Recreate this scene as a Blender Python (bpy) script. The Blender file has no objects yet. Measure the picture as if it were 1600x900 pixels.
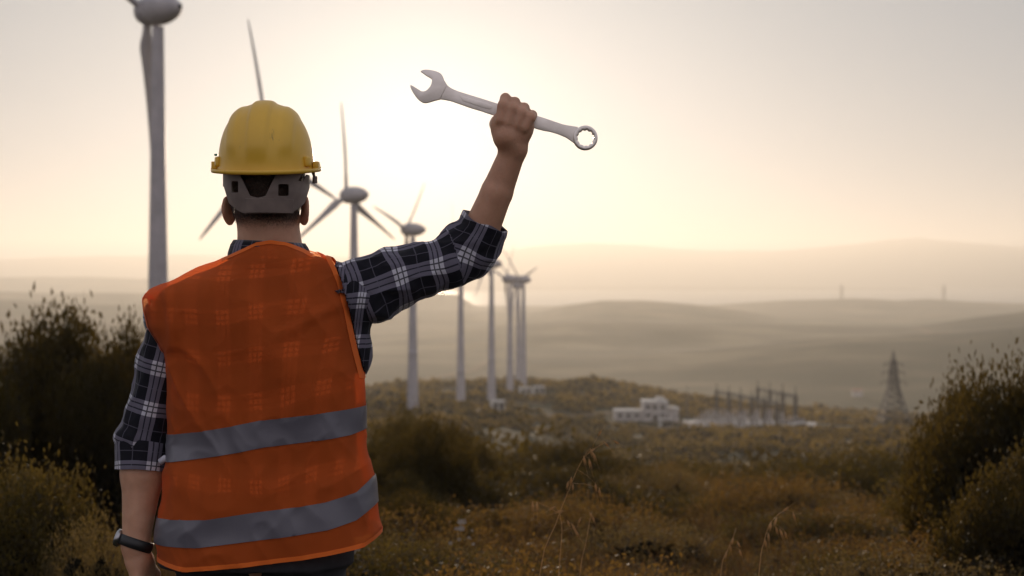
import bpy, bmesh, math, random
import numpy as np
from mathutils import Vector, Matrix, noise

# ------------------------------------------------------------------ camera, light, exposure
scene = bpy.context.scene
COL = scene.collection
R = math.radians
F = 2222.0            # focal length in photo pixels (50 mm on a 36 mm sensor, 1600 px wide)
HY = 430.0            # photo row of the level line
ZC = 1.48
cam_d = bpy.data.cameras.new('camera'); cam = bpy.data.objects.new('camera', cam_d); COL.objects.link(cam)
cam.location = (0, 0, ZC); cam.rotation_euler = (R(90), 0, 0)
cam_d.lens = 50; cam_d.sensor_width = 36; cam_d.shift_y = -20 / 1600
cam_d.clip_start = 0.05; cam_d.clip_end = 90000
cam_d.dof.use_dof = True; cam_d.dof.focus_distance = 3.14; cam_d.dof.aperture_fstop = 4.4
scene.camera = cam

SUN_EL, SUN_AZ = 5.0, -3.6       # degrees; azimuth from +Y towards +X
sd = Vector((math.sin(R(SUN_AZ)) * math.cos(R(SUN_EL)), math.cos(R(SUN_AZ)) * math.cos(R(SUN_EL)), math.sin(R(SUN_EL))))
world = bpy.data.worlds.new('World'); scene.world = world; world.use_nodes = True
wn, wl = world.node_tree.nodes, world.node_tree.links
bg = wn['Background']; bg.inputs['Strength'].default_value = 0.06
sky = wn.new('ShaderNodeTexSky'); sky.sky_type = 'NISHITA'; sky.sun_disc = False
sky.sun_elevation = R(SUN_EL); sky.sun_rotation = R(SUN_AZ)
sky.altitude = 300; sky.air_density = 1.0; sky.dust_density = 4.5; sky.ozone_density = 1.0
# thin high haze: greys the clear-sky blue and widens the bright ring around the sun (by true direction)
tc = wn.new('ShaderNodeTexCoord')
dot = wn.new('ShaderNodeVectorMath'); dot.operation = 'DOT_PRODUCT'; dot.inputs[1].default_value = sd
wl.new(tc.outputs['Generated'], dot.inputs[0])
hs = wn.new('ShaderNodeHueSaturation'); hs.inputs['Saturation'].default_value = 0.2
wl.new(sky.outputs[0], hs.inputs['Color'])
def wmath(op, a, b=None):
    n = wn.new('ShaderNodeMath'); n.operation = op
    for i, v in enumerate((a, b)):
        if v is None: continue
        if isinstance(v, (int, float)): n.inputs[i].default_value = v
        else: wl.new(v, n.inputs[i])
    return n.outputs[0]
def lobe(power, amp):
    c = wmath('MAXIMUM', dot.outputs['Value'], 0.0)
    return wmath('MULTIPLY', wmath('POWER', c, power), amp)
def addc(col, fac_out, rgb):
    m = wn.new('ShaderNodeMix'); m.data_type = 'RGBA'; m.blend_type = 'ADD'; m.clamp_factor = False
    m.inputs['Factor'].default_value = 1
    s = wn.new('ShaderNodeVectorMath'); s.operation = 'SCALE'; s.inputs[0].default_value = rgb
    wl.new(fac_out, s.inputs['Scale'])
    wl.new(col, m.inputs['A']); wl.new(s.outputs[0], m.inputs['B'])
    return m.outputs['Result']
veil = wn.new('ShaderNodeMix'); veil.data_type = 'RGBA'; veil.inputs['Factor'].default_value = SKY_VEIL = 0.87
dirf = wmath('ADD', wmath('MULTIPLY', wmath('POWER', wmath('ADD', wmath('MULTIPLY', dot.outputs['Value'], 0.5), 0.5), 2.0), -0.44), 1.0)
vs = wn.new('ShaderNodeVectorMath'); vs.operation = 'SCALE'; vm = wn.new('ShaderNodeMix'); vm.data_type = 'RGBA'; vm.inputs['A'].default_value = (9.8, 9.0, 9.9, 1); vm.inputs['B'].default_value = (6.9, 8.0, 9.2, 1)
wl.new(wmath('ADD', wmath('MULTIPLY', dot.outputs['Value'], 0.5), 0.5), vm.inputs['Factor']); wl.new(vm.outputs['Result'], vs.inputs[0])
wl.new(dirf, vs.inputs['Scale']); wl.new(vs.outputs[0], veil.inputs['B'])
wl.new(hs.outputs[0], veil.inputs['A'])
c = addc(veil.outputs['Result'], lobe(70, 1.0), (2.0, 1.55, 0.95))
c = addc(c, lobe(420, 1.0), (4.5, 3.9, 2.8))
wl.new(c, bg.inputs['Color'])

sun_d = bpy.data.lights.new('sun', 'SUN'); sun = bpy.data.objects.new('sun', sun_d); COL.objects.link(sun)
sun_d.energy = 2.8; sun_d.angle = R(0.53); sun_d.color = (1.0, 0.77, 0.56)
sun.location = (0, 0, 50)
sun.rotation_euler = (-sd).to_track_quat('-Z', 'Y').to_euler()

scene.view_settings.view_transform = 'Standard'
scene.view_settings.look = 'None'
scene.view_settings.exposure = 0.30
scene.view_settings.gamma = 1
scene.view_settings.use_curve_mapping = False
scene.cycles.volume_bounces = 1
scene.cycles.max_bounces = 8
scene.cycles.transparent_max_bounces = 24
scene.cycles.use_denoising = True
try: scene.cycles.denoiser = 'OPENIMAGEDENOISE'
except Exception: pass

# ------------------------------------------------------------------ helpers
def W(px, py, y):
    """point at depth y seen at photo position px, py"""
    return np.array([(px - 800) / F * y, y, ZC + (HY - py) / F * y])
def tag(o, label=None, cat=None, group=None, kind=None):
    if label: o['label'] = label
    if cat: o['category'] = cat
    if group: o['group'] = group
    if kind: o['kind'] = kind
    return o
def empty(name, loc, rz=0.0):
    o = bpy.data.objects.new(name, None); COL.objects.link(o)
    o.location = loc; o.rotation_euler = (0, 0, rz); o.empty_display_size = 0.1
    return o
def origin_of(p):
    v = Vector((0, 0, 0))
    while p is not None:
        v += p.location; p = p.parent
    return v
def mesh_of(name, V, Fc, mats=(), smooth=True, mi=None):
    me = bpy.data.meshes.new(name)
    V = np.asarray(V, dtype=np.float32)
    if isinstance(Fc, np.ndarray):
        n, k = Fc.shape
        me.vertices.add(len(V)); me.vertices.foreach_set('co', V.ravel())
        me.loops.add(n * k); me.loops.foreach_set('vertex_index', Fc.ravel().astype(np.int32))
        me.polygons.add(n); me.polygons.foreach_set('loop_start', np.arange(0, n * k, k, dtype=np.int32))
        me.update(calc_edges=True); me.validate()
    else:
        me.from_pydata([tuple(map(float, v)) for v in V], [], [tuple(int(i) for i in f) for f in Fc])
    for m in mats: me.materials.append(m)
    if mi is not None: me.polygons.foreach_set('material_index', np.asarray(mi, dtype=np.int32))
    me.polygons.foreach_set('use_smooth', [smooth] * len(me.polygons))
    me.update()
    return me
def link(name, me, parent=None, loc=(0, 0, 0)):
    o = bpy.data.objects.new(name, me); COL.objects.link(o)
    o.parent = parent; o.location = loc
    return o
def wpart(name, V, Fc, mat, parent=None, smooth=True, loc=None, mi=None):
    """part from WORLD coordinates (parents carry no rotation)"""
    base = origin_of(parent) if parent is not None else Vector((0, 0, 0))
    l = Vector(loc) if loc is not None else Vector((0, 0, 0))
    V = np.asarray(V, dtype=np.float64) - np.array(base + l)
    return link(name, mesh_of(name, V, Fc, mat if isinstance(mat, (list, tuple)) else (mat,), smooth, mi), parent, l)

class MB:
    """collects simple shapes for ONE mesh"""
    def __init__(s): s.v = []; s.f = []
    def add(s, V, Fc):
        n = len(s.v); s.v += [tuple(v) for v in V]; s.f += [tuple(i + n for i in f) for f in Fc]; return s
    def box(s, c, size, rz=0.0, bev=0.0):
        cx, cy, cz = c; a, b, h = (x / 2 for x in size); ca, sa = math.cos(rz), math.sin(rz)
        P = []
        if bev > 0:
            bm = bmesh.new(); bmesh.ops.create_cube(bm, size=1)
            bmesh.ops.scale(bm, vec=(2*a, 2*b, 2*h), verts=bm.verts)
            bmesh.ops.bevel(bm, geom=bm.edges[:], offset=bev, segments=2, affect='EDGES', profile=0.6)
            bm.verts.index_update()
            V = [(cx + v.co.x*ca - v.co.y*sa, cy + v.co.x*sa + v.co.y*ca, cz + v.co.z) for v in bm.verts]
            Fc = [[v.index for v in f.verts] for f in bm.faces]; bm.free()
            return s.add(V, Fc)
        for z in (-h, h):
            for x, y in ((-a, -b), (a, -b), (a, b), (-a, b)):
                P.append((cx + x*ca - y*sa, cy + x*sa + y*ca, cz + z))
        return s.add(P, [(3,2,1,0),(4,5,6,7),(0,1,5,4),(1,2,6,5),(2,3,7,6),(3,0,4,7)])
    def tube(s, pts, rad, n=8, cap=True):
        pts = [Vector(p) for p in pts]
        rad = [rad] * len(pts) if not hasattr(rad, '__len__') else rad
        ref = None; V = []; Fc = []
        for i, p in enumerate(pts):
            t = (pts[min(i+1, len(pts)-1)] - pts[max(i-1, 0)]).normalized()
            if ref is None: ref = t.orthogonal().normalized()
            ref = (ref - t * ref.dot(t)).normalized(); b = t.cross(ref)
            for k in range(n):
                a = 2 * math.pi * k / n
                V.append(p + (ref * math.cos(a) + b * math.sin(a)) * rad[i])
        for i in range(len(pts) - 1):
            for k in range(n):
                Fc.append((i*n+k, i*n+(k+1) % n, (i+1)*n+(k+1) % n, (i+1)*n+k))
        if cap:
            Fc.append(tuple(range(n))[::-1]); Fc.append(tuple((len(pts)-1)*n + k for k in range(n)))
        return s.add(V, Fc)
    def build(s, name, mat, parent=None, smooth=False, loc=(0, 0, 0)):
        return link(name, mesh_of(name, s.v, s.f, (mat,), smooth), parent, loc)

# ------------------------------------------------------------------ materials
def new_mat(name):
    m = bpy.data.materials.new(name); m.use_nodes = True
    return m, m.node_tree.nodes, m.node_tree.links, m.node_tree.nodes['Principled BSDF']
def noisy(name, c1, c2, scale=8.0, rough=0.7, detail=5, bump=0.0, coord='Object', metal=0.0, lo=0.35, hi=0.65, spec=0.5, bscale=None, dist=0.02):
    m, n, l, b = new_mat(name)
    t = n.new('ShaderNodeTexCoord'); nz = n.new('ShaderNodeTexNoise'); nz.inputs['Scale'].default_value = scale; nz.inputs['Detail'].default_value = detail
    l.new(t.outputs[coord], nz.inputs['Vector'])
    r = n.new('ShaderNodeValToRGB'); r.color_ramp.elements[0].position = lo; r.color_ramp.elements[1].position = hi
    r.color_ramp.elements[0].color = (*c1, 1); r.color_ramp.elements[1].color = (*c2, 1)
    l.new(nz.outputs['Fac'], r.inputs['Fac']); l.new(r.outputs['Color'], b.inputs['Base Color'])
    b.inputs['Roughness'].default_value = rough; b.inputs['Metallic'].default_value = metal; b.inputs['Specular IOR Level'].default_value = spec
    if bump > 0:
        nb = n.new('ShaderNodeTexNoise'); nb.inputs['Scale'].default_value = bscale or scale * 3; nb.inputs['Detail'].default_value = 6
        l.new(t.outputs[coord], nb.inputs['Vector'])
        bp = n.new('ShaderNodeBump'); bp.inputs['Strength'].default_value = bump; bp.inputs['Distance'].default_value = dist
        l.new(nb.outputs['Fac'], bp.inputs['Height']); l.new(bp.outputs['Normal'], b.inputs['Normal'])
    return m
def leafy(name, c1, c2, trans=0.35, tcol=(0.25, 0.2, 0.03), scale=1.5, rough=0.55):
    """leaf sheet: diffuse front plus light let through from behind"""
    m, n, l, b = new_mat(name)
    t = n.new('ShaderNodeTexCoord'); nz = n.new('ShaderNodeTexNoise'); nz.inputs['Scale'].default_value = scale; nz.inputs['Detail'].default_value = 4
    l.new(t.outputs['Object'], nz.inputs['Vector'])
    r = n.new('ShaderNodeValToRGB'); r.color_ramp.elements[0].position = 0.35; r.color_ramp.elements[1].position = 0.68
    r.color_ramp.elements[0].color = (*c1, 1); r.color_ramp.elements[1].color = (*c2, 1)
    l.new(nz.outputs['Fac'], r.inputs['Fac']); l.new(r.outputs['Color'], b.inputs['Base Color'])
    b.inputs['Roughness'].default_value = rough; b.inputs['Specular IOR Level'].default_value = 0.2
    tr = n.new('ShaderNodeBsdfTranslucent'); tr.inputs['Color'].default_value = (*tcol, 1)
    mx = n.new('ShaderNodeMixShader'); mx.inputs['Fac'].default_value = trans
    l.new(b.outputs[0], mx.inputs[1]); l.new(tr.outputs[0], mx.inputs[2]); l.new(mx.outputs[0], n['Material Output'].inputs['Surface'])
    return m
def flat(name, c, rough=0.6, metal=0.0, spec=0.5):
    m, n, l, b = new_mat(name)
    b.inputs['Base Color'].default_value = (*c, 1); b.inputs['Roughness'].default_value = rough; b.inputs['Metallic'].default_value = metal
    b.inputs['Specular IOR Level'].default_value = spec
    return m
# ------------------------------------------------------------------ the land
def tab(px, t):
    k = sorted(t); return np.interp(px, k, [t[i] for i in k])
SEA = -130.0
PADS = []   # (x, y, z, radius): levelled ground under turbines and the substation
def vnoise(x, y, s, seed=0):
    """cheap smooth value noise, vectorised"""
    x = np.asarray(x, float) / s + seed * 17.31; y = np.asarray(y, float) / s + seed * 5.77
    xi = np.floor(x); yi = np.floor(y); fx = x - xi; fy = y - yi
    fx = fx*fx*(3-2*fx); fy = fy*fy*(3-2*fy)
    def h(a, b):
        v = np.sin(a * 127.1 + b * 311.7 + seed * 74.7) * 43758.5453
        return v - np.floor(v)
    return (h(xi, yi)*(1-fx)*(1-fy) + h(xi+1, yi)*fx*(1-fy) + h(xi, yi+1)*(1-fx)*fy + h(xi+1, yi+1)*fx*fy) * 2 - 1
AD = [0, 3, 6, 10, 20, 40, 80, 150, 250, 350, 450, 550]
AL = [None, None, None, .215, .192, .176, .162, .146, .121, .105, .1005, .094]
AA = [None, None, None, .215, .192, .178, .168, .156, .136, .118, .106, .094]
RIDGE = {-400: 620, 300: 620, 570: 612, 650: 601, 800: 599, 950: 601, 1060: 622, 1150: 640, 1250: 648, 1380: 662, 1600: 672, 2200: 690}
LAYERS = [
    (1900, 380, {-600: 540, 0: 540, 400: 540, 570: 560, 800: 563, 1000: 560, 1280: 536, 1400: 532, 1500: 524, 1600: 512, 2000: 480, 2600: 470}),
    (2800, 450, {-600: 480, 0: 500, 250: 506, 570: 520, 800: 507, 900: 500, 1100: 506, 1250: 513, 1420: 512, 1500: 500, 1600: 487, 2000: 470, 2600: 470}),
    (3800, 520, {-600: 460, 0: 470, 235: 476, 500: 480, 720: 486, 800: 494, 850: 486, 880: 477, 940: 469, 1000: 470, 1080: 478, 1150: 488, 1250: 505, 1600: 505, 2600: 500}),
    (5300, 520, {-600: 450, 0: 456, 235: 459, 500: 462, 640: 455, 715: 460, 745: 481, 900: 486, 1050: 483, 1150: 475, 1230: 469, 1330: 466, 1400: 469, 1450: 467, 1520: 471, 1600: 474, 1900: 476, 2600: 474}),
    (9000, 900, {-600: 430, 0: 434, 150: 433, 235: 435, 350: 440, 480: 452, 560: 470, 640: 500, 2600: 500}),
]
def height(x, y):
    x = np.asarray(x, float); y = np.asarray(y, float)
    d = np.hypot(x, y); ang = np.arctan2(x, np.maximum(y, 1e-6)); ang = np.where(y < 0, np.sign(x) * 1.3, np.clip(ang, -1.3, 1.3))
    u = np.tan(np.clip(ang, -0.75, 0.75)); px = 800 + F * u; dd = d * np.cos(np.clip(ang, -0.75, 0.75))
    # near slope
    dk = np.array([0, 3.0, 6, 10, 20, 40, 80, 150, 250, 350, 450, 550, 650.0])
    S = (tab(px, RIDGE) - HY) / F
    zk = [0, 0, -.12] + [ZC - a * q for a, q in zip(AA[3:], AD[3:])]
    z = np.interp(dd, dk[:-1], zk); zl = np.interp(dd, dk[:-1], [0, 0, -.12] + [ZC - a * q for a, q in zip(AL[3:], AD[3:])]); mL = np.clip((930 - px)/200, 0, 1); mL = mL*mL*(3-2*mL); z = z*(1-mL) + zl*mL
    z650 = ZC - S * 650
    t = np.clip((dd - 380) / 270, 0, 1)
    zr = np.where(dd > 380, (ZC - ((0.113*(1-mL) + .1035*mL) * (1-t) + S * t) * dd), z)
    z = np.where(dd > 380, zr, z)
    drop = np.clip((dd - 650) / 650, 0, 1); drop = drop*drop*(3-2*drop)
    z = np.where(dd > 650, (ZC - S * np.minimum(dd, 700)) * (1-drop) + -117 * drop, z)
    # valley and far hills
    floor = np.where(dd < 5600, -118.0, -118 - 27 * np.clip((dd-5600)/900, 0, 1))
    z = np.where(dd > 1300, floor, z)
    for D, w, t in LAYERS:
        crest = ZC - (tab(px, t) - HY) / F * D
        b = np.exp(-np.abs((dd - D) / w) ** 2.2)
        z = np.where(dd > 1000, np.maximum(z, floor + (crest - floor) * b), z)
    # ripples
    amp = np.clip(dd / 60, 0, 1)
    z = z + amp * (0.5 * vnoise(x, y, 23, 1) + 0.22 * vnoise(x, y, 7, 2)) * np.clip((700 - dd)/100, 0, 1)
    z = z + np.clip(dd/8 - .5, 0, 1) * 0.07 * vnoise(x, y, 1.7, 3) * (dd < 300)
    z = z + np.clip((dd-900)/900, 0, 1) * np.where(z > SEA + 4, 1, 0) * (4.0 * vnoise(x, y, 330, 4) + 1.6 * vnoise(x, y, 120, 5))
    back = np.clip(-y / 30, 0, 1)
    z = z * (1 - back * 0.6)
    for (qx, qy, qz, r) in PADS:
        w = np.exp(-(((x - qx)**2 + (y - qy)**2) / r**2) ** 1.5)
        z = z * (1 - w) + qz * w
    return z
def hz(x, y): return float(height(x, y))

TURB = [  # photo column of tower, row of hub, distance, yaw, first blade angle, label
    (247, 16, 178, 57, 175, 'nearest and largest wind turbine, cut by the top edge, left of the worker'),
    (437, 238, 218, 62, -12, 'wind turbine hidden behind the yellow hard hat with only blades showing'),
    (553, 305, 310, 57, -3, 'wind turbine right of the hard hat with one blade pointing straight up'),
    (645, 359, 397, 70, -74, 'wind turbine whose rounded nacelle shows just above the raised sleeve'),
    (720, 415, 463, 80, -2, 'wind turbine whose rotor is hidden behind the sleeve, fourth tower right of the worker'),
    (768, 412, 512, 80, -5, 'wind turbine with its slim tower rising directly under the raised elbow'),
    (797, 436, 607, 72, -77, 'far wind turbine right of the elbow with a blade pointing left'),
    (818, 437, 654, 62, -47, 'rightmost wind turbine of the row on the ridge'),
    (810, 446, 735, 60, 68, 'farthest wind turbine, its tower close against the rightmost one'),
]
for (px, hy, d, yaw, ph, lb) in TURB:
    p = W(px, hy, d)
    if d > 330: PADS.append((p[0], p[1], p[2] - 50.0, 32.0 if d < 500 else 26.0))
SUBX, SUBY = (1165 - 800) / F * 480, 480.0
PADS.append((SUBX + 3, SUBY, -49.5, 42.0))
PADS.append(((1005 - 800) / F * 480, 482.0, -47.5, 16.0))
PYX, PYY = (1396 - 800) / F * 480, 480.0
PADS.append((PYX, PYY, ZC - 232 / F * 480, 12.0))

# one sheet for the whole land, dense towards the view
az = np.concatenate([np.linspace(-math.pi, -0.62, 46, endpoint=False), np.linspace(-0.62, 0.62, 560, endpoint=False), np.linspace(0.62, math.pi, 46, endpoint=False)])
rr = np.concatenate([np.linspace(0.4, 12, 60, endpoint=False), np.geomspace(12, 620, 210, endpoint=False), np.linspace(620, 1400, 50, endpoint=False), np.geomspace(1400, 16800, 170)])
A, Rr = np.meshgrid(az, rr); X = np.sin(A) * Rr; Y = np.cos(A) * Rr; Z = height(X, Y)
nr, na = X.shape
idx = np.arange(nr * na).reshape(nr, na)
q = np.stack([idx[:-1, :], np.roll(idx, -1, 1)[:-1, :], np.roll(idx, -1, 1)[1:, :], idx[1:, :]], -1).reshape(-1, 4)
V = np.stack([X, Y, Z], -1).reshape(-1, 3)
V = np.vstack([V, [[0, 0, 0]]])
m, n, l, b = new_mat('hill ground')
geo = n.new('ShaderNodeNewGeometry')
def nz(scale, det=5, seed=0):
    t = n.new('ShaderNodeTexNoise'); t.inputs['Scale'].default_value = scale; t.inputs['Detail'].default_value = det
    l.new(geo.outputs['Position'], t.inputs['Vector']); return t.outputs['Fac']
def ramp(f, stops):
    r = n.new('ShaderNodeValToRGB'); e = r.color_ramp.elements
    while len(e) < len(stops): e.new(0.5)
    for k, (p, c) in enumerate(stops): e[k].position = p; e[k].color = (*c, 1)
    l.new(f, r.inputs['Fac']); return r.outputs['Color']
fine = ramp(nz(1.3, 8), [(.35, (.014, .013, .007)), (.55, (.034, .026, .013)), (.7, (.07, .05, .024))])
patch = ramp(nz(.035, 6), [(.42, (0, 0, 0)), (.6, (1, 1, 1))])
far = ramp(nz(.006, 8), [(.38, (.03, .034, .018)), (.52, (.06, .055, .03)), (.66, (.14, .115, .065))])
mid = n.new('ShaderNodeMix'); mid.data_type = 'RGBA'; l.new(patch, mid.inputs['Factor'])
mid.inputs['A'].default_value = (.026, .026, .012, 1); l.new(fine, mid.inputs['B'])
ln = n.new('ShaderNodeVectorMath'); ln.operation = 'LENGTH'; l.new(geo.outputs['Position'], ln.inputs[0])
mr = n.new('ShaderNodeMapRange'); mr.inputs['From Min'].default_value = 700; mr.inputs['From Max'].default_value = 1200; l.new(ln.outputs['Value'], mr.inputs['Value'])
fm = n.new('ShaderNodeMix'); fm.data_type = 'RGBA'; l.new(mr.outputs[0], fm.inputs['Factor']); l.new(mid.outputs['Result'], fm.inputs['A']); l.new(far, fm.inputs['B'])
l.new(fm.outputs['Result'], b.inputs['Base Color']); b.inputs['Roughness'].default_value = 0.95; b.inputs['Specular IOR Level'].default_value = 0.1
bp = n.new('ShaderNodeBump'); bp.inputs['Strength'].default_value = 0.5; bp.inputs['Distance'].default_value = 0.25; l.new(nz(2.5, 8), bp.inputs['Height']); l.new(bp.outputs[0], b.inputs['Normal'])
M_ground = m
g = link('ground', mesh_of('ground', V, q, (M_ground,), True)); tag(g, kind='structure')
disc = MB(); nn = 24
disc.add([(0, 0, 0)] + [(0.42*math.cos(2*math.pi*k/nn), 0.42*math.sin(2*math.pi*k/nn), 0) for k in range(nn)], [(0, 1+k, 1+(k+1) % nn) for k in range(nn)])
tag(disc.build('ground', M_ground), kind='structure')

# sea
aa = np.linspace(-math.pi, math.pi, 97)[:-1]; r2 = np.geomspace(5400, 17000, 30)
A2, R2 = np.meshgrid(aa, r2); i2 = np.arange(A2.size).reshape(A2.shape)
q2 = np.stack([i2[:-1, :], np.roll(i2, -1, 1)[:-1, :], np.roll(i2, -1, 1)[1:, :], i2[1:, :]], -1).reshape(-1, 4)
V2 = np.stack([np.sin(A2)*R2, np.cos(A2)*R2, np.full(A2.shape, SEA)], -1).reshape(-1, 3)
m, n, l, b = new_mat('sea water')
b.inputs['Base Color'].default_value = (.02, .035, .045, 1); b.inputs['Roughness'].default_value = 0.35; b.inputs['IOR'].default_value = 1.33
geo = n.new('ShaderNodeNewGeometry'); t = n.new('ShaderNodeTexNoise'); t.inputs['Scale'].default_value = .02; t.inputs['Detail'].default_value = 6
l.new(geo.outputs['Position'], t.inputs['Vector'])
bp = n.new('ShaderNodeBump'); bp.inputs['Strength'].default_value = .25; bp.inputs['Distance'].default_value = 3; l.new(t.outputs['Fac'], bp.inputs['Height']); l.new(bp.outputs[0], b.inputs['Normal'])
tag(link('sea', mesh_of('sea', V2, q2, (m,), True)), kind='structure')

# mountains over the water, and the low spit in front of them
M_far = noisy('far mountain slopes', (.05, .055, .045), (.12, .11, .09), scale=.0008, coord='Object', rough=.95, spec=.1)
def range_mesh(name, D, table, depth, seed, rough_px):
    pxs = np.linspace(-1500, 3100, 420); rows = np.linspace(-1, 1, 15)
    P, T = np.meshgrid(pxs, rows)
    prof = np.clip(1 - np.abs(T) ** 1.4, 0, 1)
    y = D + T * depth
    yy = tab(P, table)
    top = ZC - (yy - HY) / F * D + rough_px * (vnoise(P, P*0, 60, seed) + .5 * vnoise(P, P*0, 23, seed+1)) * D / F
    z = (SEA - 6) + np.maximum(top - SEA + 6, 0) * prof
    z = z + (np.maximum(top - SEA, 0)) * 0.18 * vnoise(P, T * 60, 40, seed+2) * prof * (1 - prof)*2
    x = (P - 800) / F * y
    i = np.arange(P.size).reshape(P.shape)
    qq = np.stack([i[:-1, :-1], i[:-1, 1:], i[1:, 1:], i[1:, :-1]], -1).reshape(-1, 4)
    tag(link(name, mesh_of(name, np.stack([x, y, z], -1).reshape(-1, 3), qq, (M_far,), True)), kind='structure')
range_mesh('mountains', 15500, {-1500: 410, 0: 405, 300: 398, 560: 402, 760: 396, 860: 383, 920: 380, 1000: 384, 1100: 390, 1200: 392, 1300: 385, 1380: 376, 1440: 372, 1500: 378, 1600: 384, 2000: 392, 3100: 400}, 1500, 11, 1.6)
range_mesh('hills', 12300, {-1500: 447, 0: 446, 500: 446, 800: 449, 880: 446.5, 1000: 446, 1150: 447, 1300: 448, 1420: 450, 1460: 453, 1700: 458, 3100: 458}, 300, 21, .35)

# pale tracks laid on the land
def cast(px, py):
    u = (px - 800) / F; s = (py - HY) / F
    d = 40.0
    while d < 8000:
        if ZC - s * d <= hz(u * d, d): return np.array([u*d, d, hz(u*d, d)])
        d *= 1.004
    return None
M_track = noisy('dusty track', (.075, .052, .03), (.15, .11, .065), scale=.4, coord='Object', rough=.95, spec=.1, bump=.2)
def track(pix, width, lift=.25):
    pts = [cast(*p) for p in pix]; pts = [p for p in pts if p is not None]
    out = []
    for a, b_ in zip(pts[:-1], pts[1:]):
        k = max(2, int(np.linalg.norm(b_ - a) / (width * 1.5)))
        k = min(k, 60)
        for j in range(k): out.append(a + (b_ - a) * j / k)
    out.append(pts[-1]); out = np.array(out)
    for _ in range(4): out[1:-1] = (out[:-2] + out[1:-1]*2 + out[2:]) / 4
    V = []; Fc = []
    for i, p in enumerate(out):
        t = out[min(i+1, len(out)-1)] - out[max(i-1, 0)]; nrm = np.array([-t[1], t[0]]); nrm /= np.linalg.norm(nrm) + 1e-9
        for s in (-1, -.33, .33, 1):
            x, y = p[:2] + nrm * s * width / 2; V.append((x, y, hz(x, y) + lift))
    for i in range(len(out)-1):
        for j in range(3): Fc.append((i*4+j, i*4+j+1, i*4+5+j, i*4+4+j))
    tag(link('dirt_track', mesh_of('dirt_track', V, Fc, (M_track,), True)), kind='structure')
track([(610, 604), (660, 594), (700, 588), (735, 581), (755, 570), (768, 560)], 11, .8)
track([(1428, 513), (1450, 518), (1474, 523)], 16, .8)
track([(600, 640), (660, 643), (720, 648), (780, 644), (830, 648), (880, 652), (960, 645)], 4.5)
track([(655, 632), (700, 630), (745, 629), (790, 628), (850, 632)], 4.0)
track([(960, 645), (1020, 660), (1100, 667), (1200, 675), (1290, 672)], 5.0)
# ------------------------------------------------------------------ wind turbines
M_white = noisy('weathered white paint', (.34, .32, .33), (.44, .41, .42), scale=.6, rough=.45)
M_blade = noisy('blade gelcoat', (.34, .32, .32), (.42, .39, .39), scale=.4, rough=.35)
M_steel = noisy('galvanised steel', (.03, .03, .033), (.06, .06, .063), scale=4, rough=.6, metal=.0)
M_conc = noisy('pale concrete', (.42, .4, .37), (.56, .54, .5), scale=.8, rough=.9, bump=.2)
M_dark = flat('dark opening', (.02, .02, .022), .6)
HUBH = 50.0
def lathe_mesh(name, prof, axis, mat, n=32, smooth=True):
    V = []; Fc = []
    for (t, r) in prof:
        for k in range(n):
            a = 2*math.pi*k/n
            if axis == 'z': V.append((r*math.cos(a), r*math.sin(a), t))
            else: V.append((r*math.cos(a), t, r*math.sin(a)))
    m_ = len(prof)
    for i in range(m_-1):
        for k in range(n): Fc.append((i*n+k, i*n+(k+1) % n, (i+1)*n+(k+1) % n, (i+1)*n+k))
    Fc.append(tuple(range(n))[::-1]); Fc.append(tuple((m_-1)*n+k for k in range(n)))
    return mesh_of(name, V, Fc, (mat,), smooth)
prof = []
for i in range(41):
    t = i / 40; z = t * (HUBH - 2.0); r = 1.62 - 0.9 * t ** .9
    prof.append((z, r))
    if i == 13: prof += [(z+.02, r+.015), (z+.16, r+.015), (z+.18, r-.01)]
tower_me = lathe_mesh('tower', [(-3.0, 1.64)] + prof, 'z', M_white)
nac_prof = [(-3.9, .05), (-3.8, .45), (-3.4, 1.0), (-2.6, 1.55), (-1.6, 1.95), (-.6, 2.15), (.4, 2.2), (1.15, 2.12), (1.2, 2.0)]
nac_prof = [(a, r*.87) for a, r in nac_prof]
nac_me = lathe_mesh('nacelle', nac_prof, 'y', M_white)
hub_me = lathe_mesh('rotor_hub', [(1.26, 1.75), (1.32, 1.84), (2.2, 1.72), (2.9, 1.4), (3.4, .9), (3.65, .4), (3.7, .05)], 'y', M_white)
def blade_mesh():
    V = []; Fc = []; st = []; n = 20; R0 = 20.6
    for i in range(36):
        t = i / 35; z = 1.3 + (R0 - 1.3) * t
        root = max(0, 1 - t / .12)
        chord = np.interp(t, [0, .06, .16, .3, .6, .9, .985, 1], [1.0, 1.1, 1.75, 1.45, .95, .55, .3, .08])
        th = np.interp(t, [0, .08, .2, .5, 1], [1.0, .75, .3, .17, .1]) * chord * .5
        th = max(th, .02)
        tw = R(np.interp(t, [0, .15, .5, 1], [24, 22, 8, 2]))
        for k in range(n):
            a = 2*math.pi*k/n; x = math.cos(a); y = math.sin(a)
            if root < 1:
                y *= (1 - (1-root) * .55 * (x + 1) / 2)
            X_ = chord * (.5*x + (.18 * (1-root))); Y_ = th * y
            V.append((X_*math.cos(tw) - Y_*math.sin(tw), X_*math.sin(tw) + Y_*math.cos(tw) + 2.1 + .7*t*t, z))
    for i in range(35):
        for k in range(n): Fc.append((i*n+k, i*n+(k+1) % n, (i+1)*n+(k+1) % n, (i+1)*n+k))
    Fc.append(tuple(range(n))[::-1]); Fc.append(tuple(35*n+k for k in range(n)))
    return mesh_of('blade', V, Fc, (M_blade,), True)
blade_me = blade_mesh()
tail_mb = MB(); tail_mb.tube([(0, -3.75, .12), (0, -4.05, .12)], [.28, .24], 14)
dr = MB(); dr.box((0, -1.66, 1.9), (.9, .12, 2.1), bev=.03)
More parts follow.
